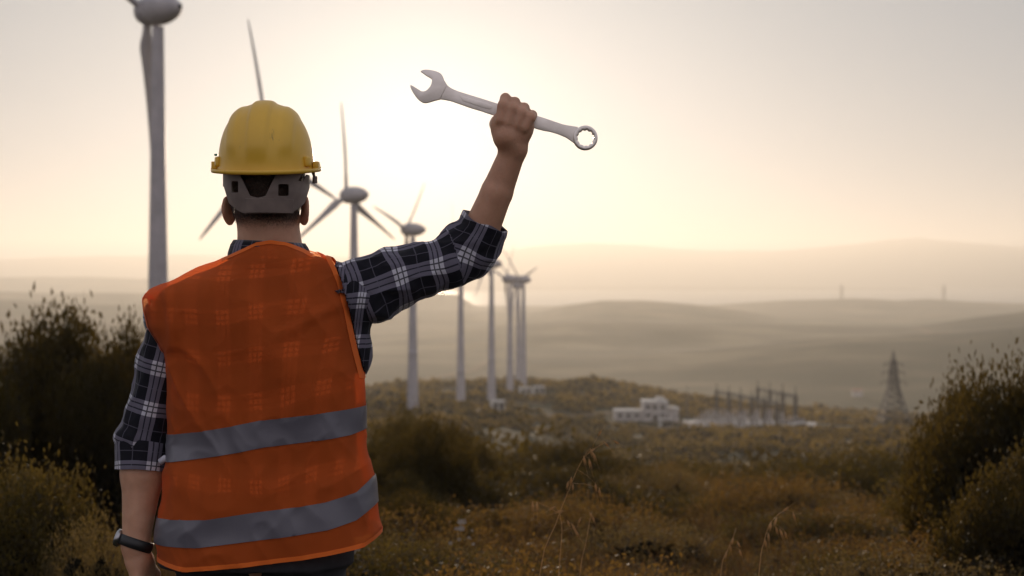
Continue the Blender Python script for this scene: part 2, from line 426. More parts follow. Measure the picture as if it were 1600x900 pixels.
tail_me = mesh_of('tail_vent', tail_mb.v, tail_mb.f, (M_dark,), True); door_me = mesh_of('door', dr.v, dr.f, (M_steel,), False)
for (px, hy, d, yaw, ph, lb) in TURB:
    p = W(px, hy, d)
    HUBI = p[2] - hz(p[0], p[1]); t = empty('wind_turbine', (p[0], p[1], p[2] - HUBI), R(yaw))
    tag(t, lb, 'wind turbine', 'wind turbines standing along the ridge')
    link('tower', tower_me, t).scale = (1, 1, (HUBI - 1.5) / (HUBH - 1.5))
    nc = link('nacelle', nac_me, t, (0, 0, HUBI)); link('rotor_hub', hub_me, t, (0, 0, HUBI))
    if d < 400: link('tail_vent', tail_me, nc); 
    for k in range(3):
        bl = link('blade', blade_me, t, (0, 0, HUBI)); bl.rotation_euler = (0, R(ph + 120*k), 0)

# ------------------------------------------------------------------ transformer kiosks by the towers
KIOSKS = []
def kiosk(px, py, d, w, h, label):
    x, y, _ = W(px, py, d); z = hz(x, y) + .4; w *= 1.1; h *= 1.3
    r = empty('transformer_kiosk', (x, y, z), R(18)); tag(r, label, 'utility box', 'pale transformer kiosks at the feet of the turbines')
    b1 = MB(); b1.box((0, 0, h/2-.3), (w, w*.7, h+.6), bev=.04); b1.build('housing', M_conc, r)
    b2 = MB(); b2.box((0, 0, h+.1), (w+.4, w*.7+.4, .18), bev=.03); b2.build('roof', M_conc, r); KIOSKS.append((x, y))
    for s in (-.24, .24):
        b3 = MB(); b3.box((s*w, -w*.35-.02, h*.45), (w*.36, .05, h*.8), bev=.01)
        for k in range(5): b3.box((s*w, -w*.35-.06, h*(.55+.05*k)), (w*.26, .04, .05))
        b3.build('door', M_steel, r)
kiosk(722, 660, 441, 4.2, 2.6, 'pale box at the foot of the tower that rises behind the sleeve')
kiosk(777, 644, 478, 4.0, 3.0, 'pale box at the foot of the tower under the elbow')
kiosk(820, 628, 575, 4.0, 2.6, 'pale box below the two close towers, left of a similar box')
kiosk(841, 621, 612, 4.4, 2.4, 'pale box standing right of the tower feet, apart from them')

# ------------------------------------------------------------------ substation
YARD = hz(SUBX, SUBY)
def onyard(px, d): 
    x = (px - 800) / F * d; return x, d, hz(x, d)
M_wall = noisy('white render', (.30, .28, .27), (.50, .47, .45), scale=.7, rough=.85)
M_glass = flat('dark window glass', (.03, .035, .04), .15)
M_gravel = noisy('pale gravel yard', (.34, .32, .29), (.5, .47, .43), scale=1.5, rough=.95, bump=.3)
V = []; nx, ny = 30, 14
for j in range(ny):
    for i in range(nx):
        d = 449 + (j/(ny-1)) * 52; px = 1068 + (i/(nx-1)) * 208
        x = (px-800)/F*d; V.append((x, d, hz(x, d) + .12))
Fc = [(j*nx+i, j*nx+i+1, (j+1)*nx+i+1, (j+1)*nx+i) for j in range(ny-1) for i in range(nx-1)]
tag(link('yard', mesh_of('yard', V, Fc, (M_gravel,), True)), kind='structure')
bx_, by_, bz_ = onyard(1008, 482)
b = empty('substation_building', (bx_, by_, bz_)); b.scale = (.92, .92, .84); tag(b, 'white two storey control building with low wings beside the substation', 'building')
def wing(x0, x1, y0, y1, h, name):
    mb = MB(); mb.box(((x0+x1)/2, (y0+y1)/2, h/2-1), (x1-x0, y1-y0, h+2)); mb.build(name, M_wall, b)
wing(-11.5, -1.2, -4, 4, 3.9, 'wing_wall'); wing(-1.2, 7.8, -5, 5, 7.6, 'wall'); wing(7.8, 12, -3, 5, 4.6, 'wing_wall')
mb = MB(); mb.box((-6.35, 0, 4.0), (10.6, 8.6, .25)); mb.build('roof', M_conc, b)
mb = MB(); mb.box((3.3, 0, 7.72), (9.5, 10.5, .3)); mb.box((5.5, 1, 8.5), (3, 3, 1.4)); mb.build('roof', M_conc, b)
mb = MB(); mb.add([(7.75, -3.3, 5.3), (12.6, -3.3, 4.5), (12.6, 5.3, 4.5), (7.75, 5.3, 5.3), (7.75, -3.3, 5.5), (12.6, -3.3, 4.7), (12.6, 5.3, 4.7), (7.75, 5.3, 5.5)], [(3,2,1,0),(4,5,6,7),(0,1,5,4),(1,2,6,5),(2,3,7,6),(3,0,4,7)]); mb.build('roof', M_conc, b)
for (wx, wz, ww, wh, wy) in [(-9.5, 2.1, 1.6, 1.1, -4), (-6.5, 2.1, 1.6, 1.1, -4), (-3.5, 2.1, 1.6, 1.1, -4), (.6, 5.6, 1.5, 1.3, -5), (3.2, 5.6, 1.5, 1.3, -5), (5.9, 5.6, 1.5, 1.3, -5), (.6, 2.3, 1.5, 1.3, -5), (5.9, 2.3, 1.5, 1.3, -5)]:
    mb = MB(); mb.box((wx, wy-.03, wz), (ww+.2, .1, wh+.2)); w_ = mb.build('window', M_conc, b)
    mb = MB(); mb.box((wx, wy-.1, wz), (ww, .05, wh)); mb.build('pane', M_glass, w_)
mb = MB(); mb.box((3.2, -5.04, 1.2), (1.6, .1, 2.4)); mb.build('door', M_steel, b)

def lattice(mb, x, y, z0, h, w0, w1, segs, r=.07):
    cs = [(-1, -1), (1, -1), (1, 1), (-1, 1)]
    def cor(c, t): w = w0 + (w1 - w0) * t; return (x + c[0]*w/2, y + c[1]*w/2, z0 + h*t)
    for c_ in cs: mb.tube([cor(c_, 0), cor(c_, 1)], r, 4)
    for s in range(segs):
        for k in range(4):
            a, b_ = cs[k], cs[(k+1) % 4]; t0, t1 = s/segs, (s+1)/segs
            mb.tube([cor(a, t0), cor(b_, t1)], r*.6, 3); mb.tube([cor(b_, t0), cor(a, t1)], r*.6, 3); mb.tube([cor(a, t1), cor(b_, t1)], r*.6, 3)
def gantry(cols, d0, d1, top, beam, label):
    base = None; pts = []
    for i, px in enumerate(cols):
        d = d0 + (d1-d0) * i/(len(cols)-1); pts.append(onyard(px, d))
    g_ = empty('switchyard_gantry', pts[0]); o = np.array(pts[0])
    tag(g_, label, 'gantry', 'steel gantries of the switchyard')
    zb = max(p[2] for p in pts) + beam
    for p in pts:
        mb = MB(); q_ = np.array(p) - o; lattice(mb, q_[0], q_[1], q_[2]-.4, zb - p[2] + .4, 1.2, 1.0, 7, .15)
        mb.tube([(q_[0], q_[1], zb-o[2]), (q_[0], q_[1], zb - o[2] + top)], [.2, .1], 5); mb.build('post', M_steel, g_)
    for a, b_ in zip(pts[:-1], pts[1:]):
        mb = MB(); A_ = np.array([a[0], a[1], zb]) - o; B_ = np.array([b_[0], b_[1], zb]) - o
        ns = 8
        for dz, dy in ((0, -.4), (0, .4), (-.9, -.4), (-.9, .4)): mb.tube([A_ + (0, dy, dz), B_ + (0, dy, dz)], .16, 4)
        for s in range(ns):
            p0 = A_ + (B_-A_)*s/ns; p1 = A_ + (B_-A_)*(s+1)/ns
            for dy in (-.4, .4): mb.tube([p0 + (0, dy, 0 if s % 2 else -.9), p1 + (0, dy, -.9 if s % 2 else 0)], .05, 3)
        mb.build('beam', M_steel, g_)
gantry([1120, 1139, 1157, 1175, 1194, 1214], 500, 455, 2.6, 10.2, 'long steel gantry on the left of the switchyard, six posts')
gantry([1184, 1203, 1223, 1243], 506, 474, 3.0, 11.0, 'shorter taller steel gantry on the right of the switchyard, four posts')
mx_, my_, mz_ = onyard(1074, 495); ms = MB(); lattice(ms, 0, 0, -.3, 10, .8, .5, 9, .06); ms.tube([(0, 0, 9.7), (0, 0, 13)], [.1, .03], 5)
tag(ms.build('lattice_mast', M_steel, None, loc=(mx_, my_, mz_)), 'slim steel mast standing alone between the white building and the gantries', 'mast')
# switchgear: breaker posts with stacked insulators
M_ins = noisy('glazed insulator', (.42, .38, .36), (.55, .5, .48), scale=3, rough=.3)
def breaker():
    r = empty('circuit_breaker', (0, 0, 0))
    a = MB()
    for s in (-1.2, 0, 1.2): a.tube([(s, 0, -.3), (s, 0, 2.4)], .13, 6)
    a.box((0, 0, 2.45), (3.2, .4, .25)); a.build('frame', M_steel, r)
    for s in (-1.2, 0, 1.2):
        c_ = MB(); pts = []; rad = []
        for k in range(9): pts += [(s, 0, 2.58+k*.24), (s, 0, 2.7+k*.24)]; rad += [.16, .27]
        c_.tube(pts, rad, 8); c_.build('insulator', M_ins, r)
    e = MB(); e.box((0, .1, 1.2), (1.0, .6, 1.4), bev=.03); e.build('cabinet', M_conc, r)
    return r
br = breaker(); random.seed(5); first = True
for row, (d, n_) in enumerate([(458, 8), (469, 8), (481, 7), (492, 6)]):
    for k in range(n_):
        px = 1092 + k * (20 if row < 2 else 19) + row * 6
        x, y, z = onyard(px, d)
        if first: o = br; first = False
        else:
            o = br.copy(); COL.objects.link(o)
            for ch in br.children:
                if ch.parent == br: c2 = ch.copy(); COL.objects.link(c2); c2.parent = o
        o.location = (x, y, z); o.rotation_euler = (0, 0, random.uniform(-.05, .05))
        tag(o, 'one of the small breaker posts in rows on the pale switchyard gravel', 'switchgear', 'breaker posts in the switchyard')
def transformer(px, d, lb):
    x, y, z = onyard(px, d); r = empty('power_transformer', (x, y, z), R(12)); tag(r, lb, 'transformer', 'transformers in the switchyard')
    a = MB(); a.box((0, 0, 1.7), (4, 2.4, 3.0), bev=.06); a.box((0, 0, .0), (4.6, 3, .6)); a.build('tank', M_conc, r)
    a = MB()
    for k in range(9): a.box((-1.6+k*.4, -1.6, 1.6), (.12, .7, 2.2))
    a.build('radiator', M_steel, r)
    a = MB(); a.tube([(-1.4, .3, 3.9), (1.4, .3, 3.9)], .42, 12); a.tube([(-1, .3, 3.1), (-1, .3, 3.6)], .1, 6); a.tube([(1, .3, 3.1), (1, .3, 3.6)], .1, 6); a.build('conservator', M_steel, r)
    for s in (-1, 0, 1):
        a = MB(); a.tube([(s, -.6, 3.2), (s, -.7, 3.5), (s, -.8, 4.0), (s, -.9, 4.6)], [.2, .24, .2, .07], 8); a.build('bushing', M_ins, r)
transformer(1250, 462, 'pale transformer at the right end of the switchyard')
transformer(1233, 452, 'pale transformer in front of the right end gantry posts')
transformer(1040, 462, 'pale transformer just below the white building')
# yard fence
fx = [onyard(px, d) for px, d in [(1048, 448), (1100, 444), (1160, 443), (1220, 443), (1278, 446)]]
fe = empty('yard_fence', fx[0]); tag(fe, 'low pale wall and mesh fence along the near side of the switchyard', 'fence'); o = np.array(fx[0])
mb = MB(); pm = MB()
for a, b_ in zip(fx[:-1], fx[1:]):
    a = np.array(a); b_ = np.array(b_); k = 6
    for j in range(k):
        p0 = a + (b_-a)*j/k; p1 = a + (b_-a)*(j+1)/k; c_ = (p0+p1)/2; L = np.linalg.norm((p1-p0)[:2]); an = math.atan2(p1[1]-p0[1], p1[0]-p0[0])
        zz = hz(c_[0], c_[1]); mb.box((c_[0]-o[0], c_[1]-o[1], zz-o[2]+.3), (L*.99, .2, 1.3), an)
        pm.tube([(p0[0]-o[0], p0[1]-o[1], hz(p0[0], p0[1])-o[2]), (p0[0]-o[0], p0[1]-o[1], hz(p0[0], p0[1])-o[2]+2.3)], .06, 5)
mb.build('plinth', M_conc, fe); pm.build('post', M_steel, fe)

# ------------------------------------------------------------------ pylons
def pylon(x, y, z, H, label, base=9.5):
    r = empty('power_pylon', (x, y, z)); tag(r, label, 'pylon')
    k = H / 23.0
    mb = MB(); lattice(mb, 0, 0, -.5, 12*k, base*k, 3.2*k, 5, .22*k); lattice(mb, 0, 0, 12*k-.5, 9*k, 3.2*k, 1.4*k, 6, .19*k); lattice(mb, 0, 0, 21*k-.5, 3*k, 1.4*k, .15*k, 2, .1*k)
    mb.build('mast', M_steel, r)
    for z_, w in ((13.5, 4.2), (16.6, 3.6), (19.4, 3.0)):
        a = MB()
        for s in (-1, 1):
            a.tube([(0, 0, z_*k+.8*k), (s*w*k, 0, z_*k)], .09*k, 4); a.tube([(0, .6*k, z_*k), (s*w*k, 0, z_*k)], .08*k, 4); a.tube([(0, -.6*k, z_*k), (s*w*k, 0, z_*k)], .08*k, 4)
            a.tube([(s*w*k, 0, z_*k), (s*w*k, 0, z_*k-1.1*k)], .12*k, 5)
        a.build('cross_arm', M_steel, r)
pylon(PYX, PYY, hz(PYX, PYY), 24, 'lattice power pylon standing on the slope left of the dark bush', 9.6)
for px, hh, lb in ((1315, 56, 'tiny distant pylon on the hazy ridge, left one of two'), (1475, 60, 'tiny distant pylon on the hazy ridge, right one of two')):
    x = (px-800)/F*5250; pylon(x, 5250, hz(x, 5250), hh, lb, 3.2)
# a white farmhouse down in the valley
p = cast(1339, 619)
if p is not None:
    r = empty('farmhouse', tuple(p)); tag(r, 'tiny pale farmhouse far down in the valley', 'house')
    mb = MB(); mb.box((0, 0, 2), (9, 7, 6)); mb.build('wall', M_wall, r)
    mb = MB(); mb.add([(-5, -4, 5.02), (5, -4, 5.02), (5, 4, 5.02), (-5, 4, 5.02), (-5, 0, 7.2), (5, 0, 7.2)], [(3,2,1,0), (0,1,5,4), (2,3,4,5), (1,2,5), (3,0,4)]); mb.build('roof', noisy('clay tile', (.2, .1, .06), (.3, .15, .1), 2), r)

# ------------------------------------------------------------------ haze: one closed box of even air
m = bpy.data.materials.new('haze air'); m.use_nodes = True; nt = m.node_tree; nt.nodes.remove(nt.nodes['Principled BSDF'])
pv = nt.nodes.new('ShaderNodeVolumePrincipled'); pv.inputs['Color'].default_value = (.93, .90, .83, 1); pv.inputs['Density'].default_value = HAZE = 1.35e-4
pv.inputs['Anisotropy'].default_value = 0.54
nt.links.new(pv.outputs[0], nt.nodes['Material Output'].inputs['Volume'])
hb = MB(); hb.box((0, 0, (SEA - 20 + 440)/2), (35000, 35000, 440 - (SEA - 20)))
hzo = hb.build('haze', m); tag(hzo, kind='stuff')
# ------------------------------------------------------------------ the worker: smooth bodies from distance fields
YM = 3.175
def smin(a, b, k):
    if k <= 0: return np.minimum(a, b)
    h = np.clip(0.5 + 0.5*(b-a)/k, 0, 1)
    return b*(1-h) + a*h - k*h*(1-h)
class Field:
    def __init__(s, lo, hi, h):
        s.h = h; s.lo = np.array(lo, float); n = np.ceil((np.array(hi)-s.lo)/h).astype(int)+1
        s.n = n; s.a = np.full(n, 1.0, np.float32)
    def block(s, lo, hi):
        i0 = np.clip(np.floor((np.array(lo)-s.lo)/s.h).astype(int), 0, s.n-1); i1 = np.clip(np.ceil((np.array(hi)-s.lo)/s.h).astype(int)+1, 1, s.n)
        sl = tuple(slice(a, b) for a, b in zip(i0, i1))
        g = np.meshgrid(*[s.lo[k] + s.h*np.arange(i0[k], i1[k]) for k in range(3)], indexing='ij')
        return sl, g
    def put(s, lo, hi, fn, k=0.01, op='add'):
        m = k + 4*s.h
        sl, (x, y, z) = s.block(np.array(lo)-m, np.array(hi)+m)
        d = fn(x, y, z).astype(np.float32)
        if op == 'add': s.a[sl] = smin(s.a[sl], d, k)
        else: s.a[sl] = -smin(-s.a[sl], d, k)
    def cone(s, a, b, r1, r2, k=0.01, sq=(1, 1, 1)):
        a = np.array(a, float); b = np.array(b, float); ab = b-a; L = ab @ ab + 1e-12; r = max(r1, r2)
        def fn(x, y, z):
            t = np.clip(((x-a[0])*ab[0] + (y-a[1])*ab[1] + (z-a[2])*ab[2])/L, 0, 1)
            return np.sqrt(((x-a[0]-ab[0]*t)/sq[0])**2 + ((y-a[1]-ab[1]*t)/sq[1])**2 + ((z-a[2]-ab[2]*t)/sq[2])**2) - (r1 + (r2-r1)*t)
        s.put(np.minimum(a, b) - r*1.3, np.maximum(a, b) + r*1.3, fn, k)
    def ell(s, c, r, k=0.01, rot=None, op='add'):
        c = np.array(c, float); r = np.array(r, float); M_ = np.array(rot) if rot is not None else np.eye(3)
        def fn(x, y, z):
            p = [x-c[0], y-c[1], z-c[2]]
            q_ = [M_[0, i]*p[0] + M_[1, i]*p[1] + M_[2, i]*p[2] for i in range(3)]
            k0 = np.sqrt(sum((q_[i]/r[i])**2 for i in range(3))) + 1e-9; k1 = np.sqrt(sum((q_[i]/r[i]**2)**2 for i in range(3))) + 1e-9
            return k0*(k0-1)/k1
        m = max(r); s.put(c-m, c+m, fn, k, op)
    def loft(s, tb, k=0.01, n=2.4, grow=0.0):
        """tb rows: z, x left, x right, y centre, half depth"""
        tb = np.array(sorted(tb)); zs = tb[:, 0]
        def fn(x, y, z):
            zc_ = np.clip(z, zs[0], zs[-1])
            xl, xr, yc, b = (np.interp(zc_, zs, tb[:, i]) for i in (1, 2, 3, 4))
            xl = xl - grow; xr = xr + grow; b = b + grow
            cx = (xl+xr)/2; a = np.maximum((xr-xl)/2, 1e-3)
            r = ((np.abs(x-cx)/a)**n + (np.abs(y-yc)/b)**n)**(1/n)
            d = (r-1)*np.minimum(a, b)
            dz = np.maximum(z-zs[-1], zs[0]-z)
            return np.maximum(d*0.9, dz)
        g_ = abs(grow)
        s.put((tb[:, 1].min()-g_, (tb[:, 3]-tb[:, 4]).min()-g_, zs[0]), (tb[:, 2].max()+g_, (tb[:, 3]+tb[:, 4]).max()+g_, zs[-1]), fn, k)
    def mesh(s):
        a = s.a; ins = a < 0
        c = ins[:-1, :-1, :-1].astype(np.int8)
        for dx, dy, dz in [(1,0,0),(0,1,0),(0,0,1),(1,1,0),(1,0,1),(0,1,1),(1,1,1)]:
            c = c + ins[dx:dx+a.shape[0]-1, dy:dy+a.shape[1]-1, dz:dz+a.shape[2]-1]
        act = (c > 0) & (c < 8); ii = np.argwhere(act); lut = np.full(act.shape, -1, np.int64); lut[act] = np.arange(len(ii))
        pos = np.zeros((len(ii), 3)); cnt = np.zeros(len(ii))
        E = [((0,0,0),(1,0,0)),((0,1,0),(1,1,0)),((0,0,1),(1,0,1)),((0,1,1),(1,1,1)),((0,0,0),(0,1,0)),((1,0,0),(1,1,0)),((0,0,1),(0,1,1)),((1,0,1),(1,1,1)),((0,0,0),(0,0,1)),((1,0,0),(1,0,1)),((0,1,0),(0,1,1)),((1,1,0),(1,1,1))]
        for p, q_ in E:
            v0 = a[ii[:,0]+p[0], ii[:,1]+p[1], ii[:,2]+p[2]]; v1 = a[ii[:,0]+q_[0], ii[:,1]+q_[1], ii[:,2]+q_[2]]
            mk = (v0 < 0) != (v1 < 0); t = v0[mk]/(v0[mk]-v1[mk])
            pp = np.array(p, float); dd = np.array(q_, float)-pp
            pos[mk] += pp + t[:, None]*dd; cnt[mk] += 1
        P = s.lo + (ii + pos/cnt[:, None])*s.h
        F_ = []
        for ax in range(3):
            sl0 = [slice(None)]*3; sl1 = [slice(None)]*3; sl0[ax] = slice(0, -1); sl1[ax] = slice(1, None)
            A0 = ins[tuple(sl0)]; A1 = ins[tuple(sl1)]
            e = np.argwhere(A0 != A1); b_, c_ = [i for i in range(3) if i != ax]
            ok = (e[:, b_] > 0) & (e[:, c_] > 0) & (e[:, b_] < act.shape[b_]) & (e[:, c_] < act.shape[c_]) & (e[:, ax] < act.shape[ax]); e = e[ok]
            def at_(db, dc):
                f = e.copy(); f[:, b_] -= db; f[:, c_] -= dc; return lut[f[:, 0], f[:, 1], f[:, 2]]
            qd = np.stack([at_(1, 1), at_(0, 1), at_(0, 0), at_(1, 0)], -1)
            flip = A0[e[:, 0], e[:, 1], e[:, 2]]
            if ax == 1: flip = ~flip
            qd[~flip] = qd[~flip][:, ::-1]
            F_.append(qd)
        F_ = np.vstack(F_); F_ = F_[(F_ >= 0).all(1)]
        return P, F_
def normals(P, Fq):
    N = np.zeros_like(P); a, b, c, d = (P[Fq[:, i]] for i in range(4)); fn = np.cross(c-a, d-b)
    for i in range(4): np.add.at(N, Fq[:, i], fn)
    return N/(np.linalg.norm(N, axis=1, keepdims=True)+1e-12)
def relax(P, Fq, it=2, lam=.5):
    e = np.vstack([Fq[:, [i, (i+1) % 4]] for i in range(4)])
    for _ in range(it):
        S_ = np.zeros_like(P); n_ = np.zeros(len(P))
        np.add.at(S_, e[:, 0], P[e[:, 1]]); np.add.at(S_, e[:, 1], P[e[:, 0]]); np.add.at(n_, e[:, 0], 1); np.add.at(n_, e[:, 1], 1)
        P = P + lam*(S_/np.maximum(n_, 1)[:, None] - P)
    return P
def cut(P, Fq, g, eps=1e-4):
    """keep g<0, rim vertices slid onto g=0"""
    G = g(P); keep = (G[Fq] < 0).sum(1) >= 2; Fk = Fq[keep]
    used = np.unique(Fk); rim = used[G[used] > 0]
    # also slide the kept-side rim
    allf = np.zeros(len(P), int); np.add.at(allf, Fq.ravel(), 1); kf = np.zeros(len(P), int); np.add.at(kf, Fk.ravel(), 1)
    b = used[(kf[used] < allf[used])]; rim = np.union1d(rim, b)
    N = normals(P, Fq)
    p = P[rim].copy()
    for _ in range(3):
        g0 = g(p); gr = np.stack([(g(p + np.eye(3)[i]*eps) - g0)/eps for i in range(3)], -1)
        gr -= N[rim]*(gr*N[rim]).sum(1, keepdims=True)
        l2 = (gr**2).sum(1)+1e-6; st = -(g0/l2)[:, None]*gr; ln_ = np.linalg.norm(st, axis=1, keepdims=True); st *= np.minimum(1, .006/(ln_+1e-9))
        p = p + st
    P = P.copy(); P[rim] = p
    re = np.full(len(P), -1); re[used] = np.arange(len(used))
    return P[used], re[Fk], used
def n3(P, s, seed=0):
    """vectorised smooth 3-D noise, -1..1"""
    q_ = P/s + seed*13.7; i = np.floor(q_); f = q_-i; f = f*f*(3-2*f); out = 0
    for dx in (0, 1):
        for dy in (0, 1):
            for dz in (0, 1):
                v = np.sin((i[:, 0]+dx)*127.1 + (i[:, 1]+dy)*311.7 + (i[:, 2]+dz)*74.7 + seed*3.1)*43758.5453; v -= np.floor(v)
                out = out + v*(f[:, 0] if dx else 1-f[:, 0])*(f[:, 1] if dy else 1-f[:, 1])*(f[:, 2] if dz else 1-f[:, 2])
    return out*2-1
def ridged(P, s, seed): return (1-np.abs(n3(P, s, seed)))**2.2
def attr(me, name, vals):
    a = me.attributes.new(name, 'FLOAT_VECTOR', 'POINT'); a.data.foreach_set('vector', np.asarray(vals, np.float32).ravel())

# --- materials
def cloth_plaid(name, dark=(.012, .012, .018), mid=(.155, .145, .19), light=(.60, .59, .66)):
    m, n, l, b = new_mat(name)
    at = n.new('ShaderNodeAttribute'); at.attribute_name = 'cloth'
    wv = n.new('ShaderNodeTexNoise'); wv.inputs['Scale'].default_value = 14; l.new(at.outputs['Vector'], wv.inputs['Vector'])
    sc_ = n.new('ShaderNodeVectorMath'); sc_.operation = 'SCALE'; sc_.inputs['Scale'].default_value = .004; l.new(wv.outputs['Color'], sc_.inputs[0])
    ad = n.new('ShaderNodeVectorMath'); l.new(at.outputs['Vector'], ad.inputs[0]); l.new(sc_.outputs[0], ad.inputs[1])
    sp = n.new('ShaderNodeSeparateXYZ'); l.new(ad.outputs[0], sp.inputs[0])
    def mth(op, a, b_=None):
        q_ = n.new('ShaderNodeMath'); q_.operation = op
        for i, v in enumerate((a, b_)):
            if v is None: continue
            if isinstance(v, (int, float)): q_.inputs[i].default_value = v
            else: l.new(v, q_.inputs[i])
        return q_.outputs[0]
    def band(sock, per, w):
        ph = mth('FRACT', mth('DIVIDE', mth('ADD', sock, 20*per), per))
        inb = mth('LESS_THAN', ph, w)
        l1 = mth('LESS_THAN', mth('ABSOLUTE', mth('SUBTRACT', ph, w*.3)), .018); l2 = mth('LESS_THAN', mth('ABSOLUTE', mth('SUBTRACT', ph, w*.68)), .018)
        thin = mth('MAXIMUM', l1, l2)
        return inb, thin, mth('LESS_THAN', mth('ABSOLUTE', mth('SUBTRACT', ph, w+.33)), .012)
    b1, t1, o1 = band(sp.outputs[0], .080, .40); b2, t2, o2 = band(sp.outputs[1], .092, .35)
    s_ = mth('MULTIPLY', mth('ADD', b1, b2), .5)
    r = n.new('ShaderNodeValToRGB'); r.color_ramp.interpolation = 'CONSTANT'; e = r.color_ramp.elements; e.new(.5)
    e[0].position = 0; e[0].color = (*dark, 1); e[1].position = .3; e[1].color = (*mid, 1); e[2].position = .8; e[2].color = (*light, 1)
    l.new(s_, r.inputs['Fac'])
    mx = n.new('ShaderNodeMix'); mx.data_type = 'RGBA'; l.new(mth('MULTIPLY', mth('MAXIMUM', t1, t2), .85), mx.inputs['Factor']); l.new(r.outputs['Color'], mx.inputs['A']); mx.inputs['B'].default_value = (*dark, 1)
    mo = n.new('ShaderNodeMix'); mo.data_type = 'RGBA'; l.new(mth('MULTIPLY', mth('MAXIMUM', o1, o2), .5), mo.inputs['Factor']); l.new(mx.outputs['Result'], mo.inputs['A']); mo.inputs['B'].default_value = (*mid, 1)
    # weave and wear
    wn_ = n.new('ShaderNodeTexNoise'); wn_.inputs['Scale'].default_value = 900; wn_.inputs['Detail'].default_value = 2; l.new(at.outputs['Vector'], wn_.inputs['Vector'])
    mp = n.new('ShaderNodeMapRange'); mp.inputs['To Min'].default_value = .72; mp.inputs['To Max'].default_value = 1.28; l.new(wn_.outputs['Fac'], mp.inputs['Value'])
    vv = n.new('ShaderNodeVectorMath'); vv.operation = 'SCALE'; l.new(mo.outputs['Result'], vv.inputs[0]); l.new(mp.outputs[0], vv.inputs['Scale'])
    l.new(vv.outputs[0], b.inputs['Base Color']); b.inputs['Roughness'].default_value = .9; b.inputs['Specular IOR Level'].default_value = .2
    b.inputs['Sheen Weight'].default_value = .35; b.inputs['Sheen Roughness'].default_value = .35
    tr = n.new('ShaderNodeBsdfTranslucent'); l.new(vv.outputs[0], tr.inputs['Color']); ms_ = n.new('ShaderNodeMixShader'); ms_.inputs['Fac'].default_value = .15
    l.new(b.outputs[0], ms_.inputs[1]); l.new(tr.outputs[0], ms_.inputs[2]); l.new(ms_.outputs[0], n['Material Output'].inputs['Surface'])
    bp = n.new('ShaderNodeBump'); bp.inputs['Strength'].default_value = .25; bp.inputs['Distance'].default_value = .0006; l.new(wn_.outputs['Fac'], bp.inputs['Height']); l.new(bp.outputs[0], b.inputs['Normal'])
    return m
M_plaid = cloth_plaid('plaid flannel')
def vest_mat(name, see, col=(1.0, .185, .032)):
    m, n, l, b = new_mat(name)
    t = n.new('ShaderNodeTexCoord'); nz_ = n.new('ShaderNodeTexNoise'); nz_.inputs['Scale'].default_value = 9; nz_.inputs['Detail'].default_value = 6; l.new(t.outputs['Object'], nz_.inputs['Vector'])
    mp = n.new('ShaderNodeMapRange'); mp.inputs['From Min'].default_value = .3; mp.inputs['From Max'].default_value = .7; mp.inputs['To Min'].default_value = .8; mp.inputs['To Max'].default_value = 1.0; l.new(nz_.outputs['Fac'], mp.inputs['Value'])
    vv = n.new('ShaderNodeVectorMath'); vv.operation = 'SCALE'; vv.inputs[0].default_value = col; l.new(mp.outputs[0], vv.inputs['Scale'])
    l.new(vv.outputs[0], b.inputs['Base Color']); b.inputs['Roughness'].default_value = .75; b.inputs['Sheen Weight'].default_value = .1; b.inputs['Specular IOR Level'].default_value = .25
    tr = n.new('ShaderNodeBsdfTranslucent'); tr.inputs['Color'].default_value = (1.0, .2, .035, 1)
    ms_ = n.new('ShaderNodeMixShader'); ms_.inputs['Fac'].default_value = .2; l.new(b.outputs[0], ms_.inputs[1]); l.new(tr.outputs[0], ms_.inputs[2])
    tp = n.new('ShaderNodeBsdfTransparent'); tp.inputs['Color'].default_value = (1, .42, .2, 1)
    m2 = n.new('ShaderNodeMixShader'); m2.inputs['Fac'].default_value = see; l.new(ms_.outputs[0], m2.inputs[1]); l.new(tp.outputs[0], m2.inputs[2])
    wv = n.new('ShaderNodeTexNoise'); wv.inputs['Scale'].default_value = 420; l.new(t.outputs['Object'], wv.inputs['Vector'])
    bp = n.new('ShaderNodeBump'); bp.inputs['Strength'].default_value = .2; bp.inputs['Distance'].default_value = .0006; l.new(wv.outputs['Fac'], bp.inputs['Height']); l.new(bp.outputs[0], b.inputs['Normal'])
    l.new(m2.outputs[0], n['Material Output'].inputs['Surface']); return m
M_vest = vest_mat('orange mesh polyester', .54); M_bind = vest_mat('orange binding tape', .05, (.95, .2, .03))
M_strip = noisy('grey reflective tape', (.105, .10, .122), (.135, .128, .152), scale=9, rough=.36, bump=.35, bscale=900, dist=.0008, spec=.6)
m, n, l, b = new_mat('skin')
t = n.new('ShaderNodeTexCoord'); nz_ = n.new('ShaderNodeTexNoise'); nz_.inputs['Scale'].default_value = 30; nz_.inputs['Detail'].default_value = 8; l.new(t.outputs['Object'], nz_.inputs['Vector'])
r = n.new('ShaderNodeValToRGB'); r.color_ramp.elements[0].position = .3; r.color_ramp.elements[1].position = .7; r.color_ramp.elements[0].color = (.44, .23, .14, 1); r.color_ramp.elements[1].color = (.55, .3, .19, 1); l.new(nz_.outputs['Fac'], r.inputs['Fac']); l.new(r.outputs['Color'], b.inputs['Base Color'])
b.inputs['Roughness'].default_value = .5; b.inputs['Subsurface Weight'].default_value = .35; b.inputs['Subsurface Radius'].default_value = (1, .35, .2); b.inputs['Subsurface Scale'].default_value = .012
